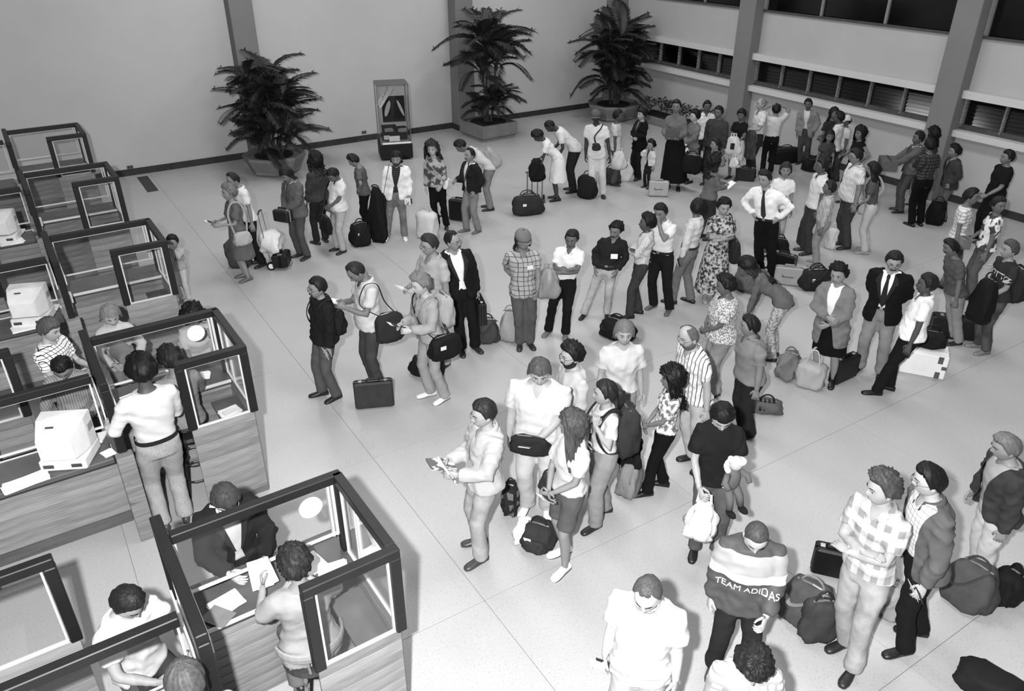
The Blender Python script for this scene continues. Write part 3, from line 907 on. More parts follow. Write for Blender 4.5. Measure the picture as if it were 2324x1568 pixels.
    for si, hip, knee, ank in Lg:
        lr = S * (W_ * .5 + .5) * legw
        mid = (hip + knee) / 2; cf = knee * .62 + ank * .38 + np.array([0, -.012 * S, 0])
        body.tube([hip + (hip - knee) * .12, hip * .75 + knee * .25, mid, knee, cf, ank, ank - np.array([0, 0, .04 * S])], [.085 * lr, .088 * lr, .075 * lr, .055 * lr, .056 * lr, .037 * lr, .036 * lr], 12)
    bo = obj('body', body, [skin_m, mat('cloth', 205, rough=.4), mat('cloth', 22, rough=.4), mat('skin', max(skin - 42, 20), rough=.5)], root)
    # head placed after the trunk is fused
    hc = (0, .018, 1.622)
    hsz = 1.09 * S ** .55 / S * hs
    HR = rotz(math.radians(-turn)) @ rotx(math.radians(-tilt))
    piv = np.array([0, -.01, -.10])
    def X(V):
        V = (np.asarray(V, float) - piv) @ HR.T + piv
        return T(V * hsz + np.array(hc))
    extra = MB(); head_mesh(extra, X)
    for si, Sh, El, Wr, fdv, curl in A:
        fa = nrm(Wr - El)
        pn = np.array([si * 1.0, .25, .25])
        hand(extra, Wr, fdv, pn, -si, curl, S ** .5 * (.93 if fem else 1.0))
    def join_extra(me, extra=extra):
        V0 = get_v(me); F0 = [tuple(p.vertices) for p in me.polygons]
        mb = MB().add(V0, F0, 0); mb.add(extra.V(), extra.f, 0); mb.m[len(F0):] = extra.m
        return mb.mesh('body')
    fuse(bo, max(vx * 1.05, .018), 2, join_extra)
    # ---- hair
    if hair:
        hb = MB(); hair_mesh(hb, X, hair[0], seed, hlen, hair[2] if len(hair) > 2 else None)
        v = hair[1]
        obj('hair', hb, mat('hair', max(v * .6, 5) if v < 45 else v - 8, v + 4 if v < 45 else min(v + 12, 250), rough=.55, spec=.2), root, smooth=True)
    if beard:
        n = 22; th = np.linspace(-1.75, 1.75, n); rows = []
        for k, f in enumerate(np.linspace(0, 1, 7)):
            hi = np.radians(np.interp(np.abs(np.degrees(th)), [0, 14, 30, 60, 84, 100], [-37, -36, -33, -24, -6, 2]))
            ph = hi + (-1.25 - hi) * f
            P = head_surf(th, ph); rows.append(X(P + nrm_rows(P) * (.004 + .014 * math.sin(f * 3.1)) + np.random.RandomState(k).uniform(-.002, .002, (n, 3))))
        bb = MB(); V = np.concatenate(rows); bb.add(V, [(i * n + j, i * n + j + 1, (i + 1) * n + j + 1, (i + 1) * n + j) for i in range(6) for j in range(n - 1)])
        obj('beard', bb, mat('hair', beard, min(beard + 20, 250), rough=.6), root, smooth=True)
        stache = True
    if stache:
        ms = MB().tube(X([(-.034, .078, -.058), (-.018, .092, -.048), (0, .098, -.044), (.018, .092, -.048), (.034, .078, -.058)]), [(.004, .005), (.008, .008), (.007, .007), (.008, .008), (.004, .005)], 7)
        obj('moustache', ms, mat('hair', max(20, beard or (hair[1] if hair else 30)), 50, rough=.6), root, smooth=True)
    if glasses:
        gm = MB()
        for s_ in (-1, 1):
            gm.tube(X([(s_ * (.034 + .025 * math.cos(a)), .098 - .012 * math.cos(a) * 1, .000 + .020 * math.sin(a)) for a in np.linspace(0, 2 * math.pi, 15)]), .0022, 5)
            gm.tube(X([(s_ * .058, .088, .005), (s_ * .074, .060, .006), (s_ * .081, .0, .004)]), .0020, 5)
        gm.tube(X([(-.010, .108, .004), (0, .111, .007), (.010, .108, .004)]), .0022, 5)
        obj('glasses', gm, mat('cloth', 50 if glasses is True else glasses, rough=.3), root, smooth=True)
    if cap:
        cm = MB(); rr = []
        for i in range(8):
            ph = math.radians(88 - 11.5 * i); a = np.linspace(-math.pi, math.pi, 28, endpoint=False)
            P = head_surf(a, np.full(28, ph)); rr.append(X(P + nrm_rows(P) * (.022 + (.016 if cap[0] == 'flat' else 0) * math.sin(i / 7 * 3.1)) + [0, 0, .006]))
        cm.rings(rr)
        a = np.linspace(-1.05, 1.05, 13); r0 = head_surf(a, np.full(13, .14)) * [1.12, 1.12, 1] + [0, 0, .012]
        ext = .075 if cap[0] == 'ball' else .045
        r1 = r0 + np.stack([np.sin(a) * ext * .35, np.cos(a) * ext, np.full(13, -.012)], -1)
        V = np.concatenate([X(r0), X(r1), X(r0 - [0, 0, .006]), X(r1 - [0, 0, .006])]); Fc = []
        for j in range(12):
            Fc += [(j, j + 1, 13 + j + 1, 13 + j), (26 + j, 39 + j, 39 + j + 1, 26 + j + 1), (13 + j, 14 + j, 40 + j, 39 + j)]
        cm.add(V, Fc)
        obj('cap', cm, mat('cloth', cap[1]), root, smooth=True)
    # ---- lower garment
    bk, bv = bot[0], near(bot[1])
    bm = botm or mat('cloth', bv, rough=.9, spec=.15, bump=.25, bs=220)
    wz = 1.02 if not fem else 1.04
    if bk in ('trousers', 'jeans', 'shorts', 'baggy'):
        t = MB(); torso(t, .82, wz, .008)
        for si, hip, knee, ank in Lg:
            lr = S * (W_ * .5 + .5) * legw * (1.12 if bk == 'baggy' else 1.0)
            mid = (hip + knee) / 2; dn = nrm(ank - knee)
            P = [hip + (hip - knee) * .15, hip * .75 + knee * .25, mid, knee, knee * .5 + ank * .5, ank + dn * .035 * S]
            R_ = [.100 * lr, .106 * lr, .094 * lr, .078 * lr, .075 * lr, .078 * lr]
            if bk == 'shorts': P = P[:3] + [mid * .25 + knee * .75]; R_ = R_[:3] + [.094 * lr]
            if bk == 'baggy': R_ = R_[:4] + [.088 * lr, .070 * lr]
            t.tube(P, R_, 14)
        if bk in ('jeans',): bm = botm or mat('denim', bv, max(bv - 34, 10), rough=.9, spec=.1, bump=.2, bs=260)
        fuse(obj('shorts' if bk == 'shorts' else 'trousers', t, bm, root), vx, 3, wrinkle(seed + 1, .0065, 17))
    elif bk in ('skirt', 'longskirt', 'dress'):
        zb = {'skirt': .50, 'longskirt': .16, 'dress': .42}[bk]
        fl = {'skirt': .03, 'longskirt': .10, 'dress': .06}[bk]
        R_ = []
        for z in np.linspace(zb, wz, 8):
            rx, ry, yo = pr(max(z, .88)); f = (wz - z) / (wz - zb)
            rg = ring(z, rx + .016 + fl * f, ry + .018 + fl * f + .02 * f, yo, 2.1)
            wv = 1 + .035 * f * np.sin(AN * 7 + seed)
            rg[:, :2] *= wv[:, None]
            R_.append(T(rg))
        fuse(obj('skirt', MB().rings(R_), bm, root), vx, 3, wrinkle(seed + 1, .004, 10))
    if belt:
        R_ = [];
        for z in (wz - .035, wz + .005):
            rx, ry, yo = pr(z); R_.append(T(ring(z, rx + .021, ry + .021, yo)))
        bl = obj('belt', MB().rings(R_, cap=False), mat('leather', belt, rough=.5), root, smooth=True)
        rx, ry, yo = pr(wz - .015)
        obj('buckle', MB().cbox(T1((0, yo + ry + .023, wz - .015)), (.045, .012, .032), bev=.003), metal(150), bl)
    # ---- shoes
    if feet:
        for si, hip, knee, ank in Lg:
            sm = mat('leather', shoes, rough=.4, spec=.4)
            toe = nrm(np.array([si * .22, 1, 0]))
            rt = np.array([toe[1], -toe[0], 0]); f0 = np.array([ank[0], ank[1], ank[2] - .085 * S])
            r = []
            for yy, hw, ht in ((-.085, .020, .045), (-.075, .032, .060), (-.02, .036, .080), (.03, .036, .075), (.085, .043, .052), (.14, .045, .042), (.175, .034, .034), (.188, .018, .024)):
                pts = []
                for a in np.linspace(0, 2 * math.pi, 12, endpoint=False):
                    cx, sz = math.cos(a), math.sin(a)
                    z = ht * .5 + ht * .5 * sz; z = max(z, .0) if sz < -.4 else z
                    if sz < -.4: z = 0.0
                    pts.append(f0 + toe * yy * S + rt * hw * S * cx + np.array([0, 0, z * S]))
                r.append(np.array(pts))
            so = obj('shoe', MB().rings(r), sm, root, smooth=True)
            if shoes > 140:
                obj('sole', MB().rings([q * [1, 1, 0] + [0, 0, .002 + f0[2]] for q in r] , 0), mat('cloth', 120), so)
    # ---- upper garments
    tk, tv = top[0], near(top[1])
    tm = topm or mat('cloth', tv, rough=.9, spec=.15, bump=.25, bs=200)
    offs = {'shirt': .016, 'tee': .014, 'sweater': .024, 'jacket': .034, 'coat': .036, 'blouse': .022}[tk]
    z0 = hem * H0 if tk != 'coat' else .36 * H0
    if tuck: z0 = wz - .06
    def upper(name, m, off, z0_, slv, opn, amp, sr=1.0):
        t = MB(); fl_ = (.034 if not tuck else -.012) if name != 'shirt_under' else 0.0
        torso(t, z0_, 1.475, off, fl_)
        for si, Sh, El, Wr, fdv, curl in A:
            ar = (.92 if fem else 1.0) * S * (W_ * .5 + .5) * sr
            o1 = off / .95
            P = [Sh + np.array([-si * .05 * S, 0, .004]), Sh + (Sh - El) * .01, Sh * .85 + El * .15]
            R_ = [.058 * ar + o1 * .5, .060 * ar + o1 * .7, .058 * ar + o1 * .9]
            if slv <= 1.0 * .5 + .01:
                P.append(Sh * (1 - slv * 1.5) + El * slv * 1.5); R_.append(.056 * ar + o1 * 1.25)
            else:
                P += [(Sh + El) / 2, El, El * .5 + Wr * .5, Wr * .96 + El * .04]
                R_ += [.050 * ar + o1, .046 * ar + o1, .042 * ar + o1 * .9, .033 * ar + o1 * .75]
            t.tube(P, R_, 14)
        wr_ = wrinkle(seed + 2, amp)
        vneck = (.10 if collar else .05) if name not in ('sweater', 'jacket', 'coat') else 0
        def post(me):
            if opn > 0 or vneck:
                V = get_v(me); keep = []
                for p in me.polygons:
                    c_ = V[list(p.vertices)].mean(0)
                    z = c_[2] / S - zoff; q = min(max(z / H0, 0), 1) ** 1.15
                    x = (c_[0] - ln[0] * q) / S; y = (c_[1] - ln[1] * q) / S
                    rx, ry, yo = pr(min(max(z, .8), 1.5))
                    wd = opn * (.35 + .65 * abs((z - 1.12) / .3)) if z < 1.12 else opn * (.35 + .65 * min(1, (z - 1.12) / .25))
                    if opn > .12: wd = opn * (.8 + .2 * min(1, abs(z - 1.1) / .3))
                    if opn <= 0: wd = -1
                    if vneck and z > 1.475 - vneck: wd = max(wd, .055 * (z - 1.475 + vneck) / vneck)
                    if y > 0 and abs(x) < wd and y < ry + off + .05 + yo and z < 1.50: continue
                    keep.append(tuple(p.vertices))
                mb = MB().add(V, keep); me2 = mb.mesh('g')
                return smooth_edge(wr_(me2))
            return wr_(me)
        o_ = obj(name.replace('shirt_under', 'shirt'), t, m, root)
        fuse(o_, vx, 3, post)
        return o_
    if under is not None:
        um = under if not isinstance(under, (int, float)) else mat('cloth', near(under), rough=.9, spec=.15)
        upper('shirt_under', um, .012, wz - .05, .3, 0, .003)
    nm = {'shirt': 'shirt', 'tee': 't_shirt', 'sweater': 'sweater', 'jacket': 'jacket', 'coat': 'coat', 'blouse': 'blouse'}[tk]
    up = upper(nm, tm, offs, z0, sleeve, open_, .011 if tk not in ('jacket', 'coat') else .012, 1.0)
    if collar:
        cv = tm if collar is True else mat('cloth', collar, rough=.85)
        cm = MB(); a = np.linspace(-2.55, 2.55, 19)
        r0 = np.stack([.074 * np.sin(a), -.084 * np.cos(a) - .010, 1.512 - .020 * (1 - np.cos(a))], -1)
        r1 = np.stack([.112 * np.sin(a), -.112 * np.cos(a) - .006, 1.482 - .030 * (1 - np.cos(a))], -1)
        r1[0] += [.02, .02, -.035]; r1[-1] += [-.02, .02, -.035]
        if fem or W_ < 1: r0[:, :2] *= .93; r1[:, :2] *= .93
        V = np.concatenate([T(r0), T(r1)])
        cm.add(V, [(j, j + 1, 19 + j + 1, 19 + j) for j in range(18)])
        co = obj('collar', cm, cv, root, smooth=True)
        m_ = co.modifiers.new('t', 'SOLIDIFY'); m_.thickness = .006; m_.offset = 1
    if tk == 'jacket' and .045 < open_ < .11:
        for sgn in (-1, 1):
            strip = []
            for z, wd_ in ((1.485, .012), (1.44, .034), (1.40, .056), (1.355, .070), (1.345, .050), (1.26, .040), (1.18, .026), (1.12, .008)):
                rx, ry, yo = pr(min(z, 1.45)); wi = open_ * (.35 + .65 * min(1, max(0, (z - 1.12) / .25))) - .006
                row = []
                for x in (wi, wi + wd_):
                    y = yo + (ry + offs) * max(0.05, 1 - (x / (rx + offs + .02)) ** 2.3) ** .5 + .016
                    row.append((sgn * x, y, z))
                strip.append(row)
            V = np.array([q for r_ in strip for q in r_]); n_ = len(strip)
            lp = obj('lapel', MB().add(T(V), [(2 * i, 2 * i + 1, 2 * i + 3, 2 * i + 2) for i in range(n_ - 1)]), mat('cloth', max(tv - 8, 10) if tv > 30 else tv + 12, rough=.85), root)
            md = lp.modifiers.new('t', 'SOLIDIFY'); md.thickness = .008; md.offset = 0
    if tie:
        rs = []
        for z, hw in ((1.455, .016), (1.43, .022), (1.40, .016), (1.30, .026), (1.18, .034), (1.08, .038), (1.03, .004)):
            rx, ry, yo = pr(z); y = yo + ry * 1.0 + .026
            rs.append(T(np.array([(-hw, y - .004, z), (hw, y - .004, z), (hw, y + .004, z), (-hw, y + .004, z)])))
        obj('necktie', MB().rings(rs), mat('cloth', tie), root, smooth=False)
    if badge:
        bx, bz, bw, bh, bv_ = badge
        rx, ry, yo = pr(bz); y = yo + ry * math.sqrt(max(0, 1 - abs(bx / rx) ** 2.3)) + offs + .012
        obj('name_badge', MB().cbox(T1((bx, y, bz)), (bw, .006, bh), rz=-bx * 3.0, bev=.001), mat('cloth', bv_), root)
    info = dict(root=root, A=A, S=S, rz=rz, g=g, T=T1, pr=pr, X=X, offs=offs, short=key or label, up=up)
    if key: PEOPLE[key] = info
    return info
def to_world(info, p):
    c, s = math.cos(info['rz']), math.sin(info['rz'])
    p = np.asarray(p, float)
    return np.array([info['g'][0] + c * p[0] - s * p[1], info['g'][1] + s * p[0] + c * p[1], p[2]])
def hand_at(info, side):
    """world place of the grip of a hand: 0 right, 1 left"""
    si, Sh, El, Wr, fdv, curl = info['A'][side]
    return to_world(info, Wr + fdv * .085 * info['S'])
P_ = person
ck = lambda v, v2, s=14, w=.16: mat('check', v, v2, s, w, rough=.9, spec=.15)
st = lambda v, v2, s=28, w=.3: mat('stripe', v, v2, s, w, rough=.9, spec=.15)
prn = lambda v, v2, s=26, w=.3: mat('print', v, v2, s, w, rough=.9, spec=.15)
# --- queue along the back wall
P_('man in white short-sleeved shirt behind the grey-dressed woman', (530, 390), (592, 600), face=70, tilt=15, top=('shirt', 205), hem=.5, bot=('trousers', 34), hair=('recede', 26), glasses=True, skin=120, collar=True, key='A1')
P_('woman in long grey dress holding a passport in front of the white-shirted man', (517, 417), (560, 632), face=75, fem=True, w=1.12, top=('blouse', 92), hem=.55, bot=('dress', 92), shoes=95, hair=('curly', 96), skin=132, arms=('hold', 'hold'), sleeve=.5, key='A2')
P_('small child in striped shirt standing beside the empty booth', (390, 535), (422, 684), face=25, tilt=5, top=('shirt', 150), topm=st(180, 96, 40, .45), sleeve=1, bot=('trousers', 176), hair=('short', 24), skin=120, arms=('crossA', 'face'), shoes=130, key='A3', hs=1.12)
P_('man in grey blazer and tie holding a small striped bag', (655, 373), (690, 583), face=55, tilt=30, top=('jacket', 88), sleeve=1, open_=.055, under=215, tie=60, hem=.46, bot=('trousers', 76), hair=('fringe', 22), hlen=.07, skin=115, arms=('clasp', 'clasp'), key='A4')
P_('woman with black curly hair in dark clothes, turned away beside the blazer man', (716, 345), (730, 551), face=150, fem=True, top=('jacket', 62), sleeve=1, bot=('trousers', 48), hair=('curly_long', 18), hlen=.14, skin=90, key='A5')
P_('man in white polo and pale trousers bowing his head over a black case', (764, 375), (773, 570), face=60, tilt=38, top=('shirt', 208), bot=('trousers', 165), hair=('short', 24), skin=92, arms=('clasp', 'clasp'), bulk=.35, collar=True, key='A6', shoes=34)
P_('man in grey t-shirt and black jeans looking down', (807, 347), (842, 527), face=100, tilt=30, top=('tee', 86), bot=('trousers', 24), hair=('short', 22), skin=118, arms=('pocket', 'hip'), key='A7', shoes=200)
P_('bearded man in open white jacket over a dark shirt', (900, 341), (899, 541), face=5, turn=5, tilt=10, top=('jacket', 218), sleeve=1, open_=.085, under=mat('hstripe', 50, 26, 30, .4), hem=.47, bot=('jeans', 120), shoes=228, hair=('fringe', 22), hlen=.05, beard=34, skin=135, arms=('down', 'loose'), spread=.17, key='A8')
P_('woman with big permed hair in dark printed sweatshirt', (979, 318), (1003, 516), face=15, fem=True, top=('sweater', 74), topm=prn(70, 150, 9, .12), sleeve=1, bot=('trousers', 22), hair=('big', 40), hlen=.26, skin=160, arms=('down', 'holdlow'), key='A9')
P_('person in white t-shirt bending under a pale backpack behind the dark-jacketed man', (1046, 339), (1112, 474), h=1.72, bend=52, face=85, tilt=-5, top=('tee', 190), bot=('trousers', 118), hair=('short', 22), skin=105, arms=(((.2, .42, .62), (.3, -1, 0), (0, .2, -1), .4), ((.2, .46, .6), (.3, -1, 0), (0, .2, -1), .4)), key='A10')
P_('man in black jacket over white shirt with a moustache holding a paper slip', (1067, 336), (1072, 526), face=55, top=('jacket', 36), sleeve=1, open_=.075, under=208, bot=('trousers', 122), hair=('recede', 26), stache=True, skin=125, arms=('hold', 'pocket'), step=(.08, -.08), key='A11', shoes=96)
# --- middle queue
P_('man in black zipped jacket with glasses carrying a passport at his side', (722, 628), (748, 900), face=72, turn=0, tilt=4, top=('jacket', 34), sleeve=1, hem=.5, bot=('trousers', 80), hair=('short', 24), glasses=True, stache=True, skin=128, arms=('down', 'down'), collar=True, step=(.06, -.06), key='B1', shoes=32)
P_('man in white short-sleeved shirt reading papers behind the upright briefcase', (821, 584), (858, 878), face=72, tilt=40, top=('shirt', 226), hem=.5, bot=('trousers', 68), hair=('recede', 34), skin=110, arms=('read', 'read'), collar=True, bulk=.3, key='B2')
P_('man in pale safari shirt with glasses standing behind the woman with the backpack', (976, 529), (1000, 825), face=55, tilt=6, top=('shirt', 166), bot=('trousers', 150), hair=('short', 44), glasses=True, skin=132, arms=('hold', 'down'), collar=True, w=1.08, key='B3')
P_('man in black suit and open white collar looking back, briefcase at his side', (1020, 523), (1063, 795), face=340, turn=-40, tilt=6, top=('jacket', 28), sleeve=1, open_=.085, under=228, hem=.47, bot=('trousers', 28), hair=('recede', 26), glasses=True, stache=True, skin=132, arms=('down', 'down'), w=1.06, key='B4')
P_('older woman with curly grey hair and a pale backpack reading a passport', (956, 617), (993, 902), face=62, tilt=10, fem=True, top=('jacket', 152), sleeve=1, bot=('trousers', 146), shoes=224, hair=('curly', 104), skin=172, arms=('hold', 'hold'), key='B5', step=(.05, -.05), open_=.05, under=215)
P_('man in flat cap and plaid shirt carrying a plastic bag under his arm', (1184, 520), (1191, 784), face=350, turn=-15, tilt=8, top=('shirt', 150), topm=ck(150, 66, 15, .13), bot=('trousers', 82), hair=('fringe', 40), hlen=.09, cap=('flat', 104), skin=118, arms=('back', 'holdlow'), spread=.07, badge=(-.08, 1.27, .085, .055, 215), collar=True, key='B6', hem=.46)
P_('man in white polo with folded arms beside the plaid-shirted man', (1302, 519), (1264, 759), face=15, tilt=10, top=('tee', 215), tuck=True, bot=('trousers', 26), hair=('short', 34), skin=92, arms=('crossA', 'crossB'), spread=.14, shoes=104, collar=True, key='B7')
P_('man in dark long-sleeved shirt and bleached jeans with hands in his pockets', (1404, 501), (1352, 716), face=10, turn=15, tilt=10, top=('shirt', 40), sleeve=1, hem=.53, bot=('jeans', 170), hair=('curly', 22), stache=True, skin=110, arms=('pocket', 'pocket'), spread=.19, step=(.1, -.05), belt=50, collar=True, badge=(-.09, 1.2, .10, .075, 235), key='B8', shoes=26)
P_('man with full black hair and folded arms in pale shirt beside the bleached jeans', (1474, 484), (1436, 716), face=85, top=('shirt', 180), topm=st(190, 166, 40, .4), sleeve=1, tuck=True, bot=('trousers', 62), hair=('afro', 18, .038), skin=78, arms=('crossA', 'crossB'), step=(-.10, .06), collar=True, key='B9', shoes=28)
P_('man in white shirt raising a wristwatched hand to his mouth', (1503, 458), (1500, 702), face=25, tilt=14, top=('shirt', 212), tuck=True, bot=('trousers', 30), hair=('short', 24), skin=115, arms=('pocket', 'face'), belt=24, spread=.14, collar=True, key='B10', shoes=84)
P_('man in white long-sleeved shirt facing away with a passport in his hand', (1586, 452), (1543, 686), face=110, turn=55, top=('shirt', 192), sleeve=1, tuck=True, bot=('trousers', 104), hair=('short', 20), skin=92, arms=('down', 'down'), step=(-.14, .10), belt=40, collar=True, key='B11', shoes=26)
P_('woman in boldly printed long dress with folded arms and a dark shoulder bag', (1644, 447), h=1.68, face=340, tilt=8, fem=True, w=1.08, top=('blouse', 140), topm=prn(176, 46, 22, .3), sleeve=.5, hem=.56, bot=('longskirt', 140), botm=prn(176, 46, 22, .3), hair=('curly', 22), skin=142, arms=('crossA', 'crossB'), key='B12', shoes=150)
P_('man in white shirt and dark necktie with hands on hips', (1738, 383), (1737, 630), face=15, turn=15, tilt=8, top=('shirt', 226), sleeve=1, tuck=True, tie=46, bot=('trousers', 20), hair=('short', 26), skin=140, arms=('hip', 'hip'), belt=24, collar=True, key='B13', shoes=20)
P_('woman in grey sweater with black curls holding a white paper', (1622, 348), h=1.62, face=235, fem=True, top=('sweater', 96), sleeve=1, bot=('skirt', 52), hair=('curly_long', 18), hlen=.18, skin=110, arms=('hold', 'hold'), key='B14')
P_('woman in white V-neck top with a dark bag strap behind the necktie man', (1786, 368), h=1.62, face=355, fem=True, top=('blouse', 216), sleeve=.45, bot=('trousers', 150), hair=('bob', 36), hlen=.03, skin=128, key='B15')
P_('man in white shirt with glasses standing behind the man in striped shirt', (1870, 359), h=1.72, face=65, top=('shirt', 206), bot=('trousers', 62), hair=('short', 24), glasses=True, skin=84, arms=('down', 'down'), collar=True, key='B16')
P_('man in fine-striped long-sleeved shirt and grey trousers looking up left', (1885, 410), (1851, 601), face=85, tilt=-8, top=('shirt', 166), topm=st(172, 140, 45, .4), sleeve=1, tuck=True, bot=('trousers', 132), hair=('short', 30), skin=98, arms=('down', 'down'), collar=True, bulk=.25, key='B17', shoes=120)
P_('heavy-set man in pale striped shirt behind the woman with pale trousers', (1948, 336), (1915, 560), face=65, tilt=5, w=1.2, bulk=.35, top=('shirt', 196), topm=st(204, 164, 32, .35), bot=('trousers', 66), hair=('short', 26), glasses=True, skin=122, arms=('down', 'down'), collar=True, key='B18')
P_('woman in grey t-shirt and pale trousers reaching out, black hair down her back', (1987, 368), (1963, 573), face=95, fem=True, top=('tee', 78), tuck=True, bot=('trousers', 176), hair=('long', 18), hlen=.16, skin=122, arms=('down', 'holdlow'), key='B19', shoes=140)
# --- far right crowd
P_('woman in white dress bending over a bundle beside the man in white t-shirt', (1226, 313), (1263, 453), h=1.64, bend=36, face=80, tilt=10, fem=True, top=('blouse', 214), hem=.55, bot=('dress', 214), hair=('bob', 22), skin=62, arms=(((.1, .40, .92), (.4, -.6, -.6), (0, 1, -.2), .5), ((.14, .44, .72), (.4, -.6, -.6), (0, .5, -1), .5)), shoes=24, key='C1')
P_('man in white t-shirt and dark tracksuit trousers bending over a bag', (1243, 264), (1300, 434), h=1.8, bend=44, face=78, tilt=10, top=('tee', 200), bot=('trousers', 42), hair=('buzz', 18), skin=54, arms=(((.12, .46, .86), (.4, -.6, -.6), (0, 1, -.4), .5), ((.16, .42, .78), (.4, -.6, -.6), (0, .6, -1), .5)), shoes=24, key='C2')
P_('man in white shirt and trousers with baseball cap and a camera pouch on his chest', (1352, 249), (1357, 446), face=5, top=('shirt', 200), bot=('trousers', 196), hair=('buzz', 18), cap=('ball', 84), skin=48, arms=('down', 'loose'), shoes=34, key='C3', hem=.46, step=(.05, -.02))
P_('man in white shirt looking right beside the man with the cap', (1402, 249), (1392, 418), face=275, top=('shirt', 178), hem=.49, bot=('trousers', 78), hair=('short', 20), skin=76, key='C4')
P_('woman in black leather jacket behind the small child in white jacket', (1459, 245), (1444, 406), face=50, fem=True, top=('jacket', 24), sleeve=1, open_=.05, under=120, bot=('trousers', 30), hair=('bob', 20), skin=150, arms=('belly', 'belly'), key='C5', hem=.42)
P_('small child in white jacket touching its face', (1479, 319), (1468, 426), face=40, fem=True, top=('jacket', 192), sleeve=1, open_=.07, under=88, bot=('trousers', 38), hair=('curly', 20), skin=130, arms=('face', 'down'), key='C6', hs=1.12)
P_('woman in long black skirt holding a brown envelope to her chest', (1536, 225), (1527, 428), face=8, fem=True, top=('sweater', 98), sleeve=1, tuck=True, bot=('longskirt', 20), hair=('bun', 20), skin=110, arms=('hold', 'hold'), key='C7', shoes=20)
P_('woman with black curls in grey jacket and skirt holding a patterned bag', (1579, 249), (1561, 413), face=55, fem=True, top=('jacket', 106), sleeve=1, bot=('skirt', 112), hair=('curly', 20), skin=164, arms=('clasp', 'clasp'), key='C8', shoes=24)
P_('man in white shirt standing between the curly-haired woman and the dark anorak', (1606, 228), h=1.66, face=350, top=('shirt', 192), hem=.48, bot=('trousers', 40), hair=('short', 20), skin=84, collar=True, key='C9')
P_('man in dark anorak with a strap across his chest', (1633, 240), h=1.74, face=25, top=('jacket', 62), sleeve=1, bot=('trousers', 46), hair=('short', 20), skin=90, key='C10')
P_('woman in black top and white skirt with a printed white bag', (1685, 247), h=1.58, face=20, fem=True, top=('tee', 28), tuck=True, bot=('skirt', 190), hair=('bob', 18), skin=88, arms=('down', 'clasp'), key='C11')
P_('child with short dark hair beside the black-curled woman in grey sweater', (1627, 316), h=1.30, face=70, top=('shirt', 128), sleeve=1, bot=('trousers', 90), hair=('short', 26), skin=122, key='C12', hs=1.1)
P_('bald man in white shirt with a jacket over his arm', (1731, 222), h=1.78, face=65, top=('shirt', 190), sleeve=.5, tuck=True, bot=('trousers', 44), hair=('bald', 110), skin=140, arms=('down', 'hold'), collar=True, key='C13')
P_('person in white shirt and black trousers with both hands on the head', (1764, 236), h=1.60, face=170, top=('shirt', 190), tuck=True, bot=('trousers', 24), hair=('short', 18), skin=120, arms=('headup', 'headup'), key='C14')
P_('man in pale open jacket over white shirt standing alone by the window wall', (1836, 224), (1822, 372), face=10, top=('jacket', 122), sleeve=1, open_=.09, under=186, bot=('trousers', 68), hair=('short', 24), skin=88, arms=('down', 'pocket'), key='C15', hem=.43)
P_('woman with long black hair behind the man in white shirt by the window wall', (1894, 243), h=1.60, face=320, fem=True, top=('shirt', 48), bot=('trousers', 40), hair=('long', 16), hlen=.2, skin=96, key='C16')
P_('man in white shirt by the window wall beside the long-haired girl', (1909, 253), h=1.65, face=100, top=('shirt', 190), bot=('trousers', 40), hair=('short', 18), skin=72, arms=('hold', 'hold'), collar=True, key='C17')
P_('girl with long hair in dark t-shirt below the window wall', (1885, 296), h=1.40, face=345, fem=True, top=('tee', 62), bot=('trousers', 50), hair=('long', 18), hlen=.18, skin=96, arms=('down', 'holdlow'), key='C18', hs=1.08)
P_('person in white top and pale cap between the white-shirted man and black dress', (1924, 262), h=1.46, face=60, top=('tee', 180), bot=('trousers', 60), hair=('short', 18), cap=('ball', 190), skin=84, key='C18b')
P_('woman with long black curls in sleeveless black dress', (1957, 286), h=1.62, face=50, fem=True, top=('tee', 24), sleeve=.1, hem=.55, bot=('dress', 24), hair=('curly_long', 16), hlen=.26, skin=100, arms=('hold', 'hip'), key='C19')
P_('man in grey suit jacket carrying a cardboard box', (2090, 298), (2040, 480), face=75, turn=-10, top=('jacket', 84), sleeve=1, open_=.05, under=190, bot=('trousers', 74), hair=('short', 20), skin=84, arms=('fwd', 'fwd'), key='C20')
P_('man in dark plaid shirt and black trousers turned away', (2114, 313), (2077, 512), face=140, turn=10, top=('shirt', 58), topm=ck(64, 34, 16, .3), sleeve=.5, tuck=True, bot=('trousers', 14), hair=('short', 16), skin=86, arms=('down', 'hold'), key='C21', shoes=20)
P_('person with black curls in dark open jacket over pale shirt near the column', (2171, 328), (2136, 500), face=65, top=('jacket', 62), sleeve=1, open_=.06, under=160, bot=('trousers', 86), hair=('curly', 18), skin=112, arms=('down', 'pocket'), key='C22', hem=.44)
P_('woman with piled black curls mostly hidden by the dark plaid man', (2124, 289), h=1.62, face=120, fem=True, top=('shirt', 66), bot=('trousers', 50), hair=('curly_long', 16), hlen=.1, skin=92, key='C23')
P_('person all in black leaning back at the window wall', (2294, 340), (2222, 546), face=60, h=1.74, top=('sweater', 26), sleeve=.5, bot=('trousers', 22), hair=('short', 20), skin=110, arms=('down', 'holdlow'), key='C24')
P_('man in pale checked shirt standing beside the person all in black', (2207, 427), h=1.66, face=275, top=('shirt', 190), topm=ck(204, 150, 18, .3), bot=('trousers', 96), hair=('short', 20), skin=104, arms=('down', 'down'), key='C25')
P_('man in white t-shirt with dark sleeves carrying a small carton', (2272, 446), h=1.66, face=75, turn=-120, top=('tee', 196), topm=prn(210, 60, 8, .1), bot=('trousers', 84), hair=('short', 24), skin=96, arms=('holdlow', 'down'), key='C26')
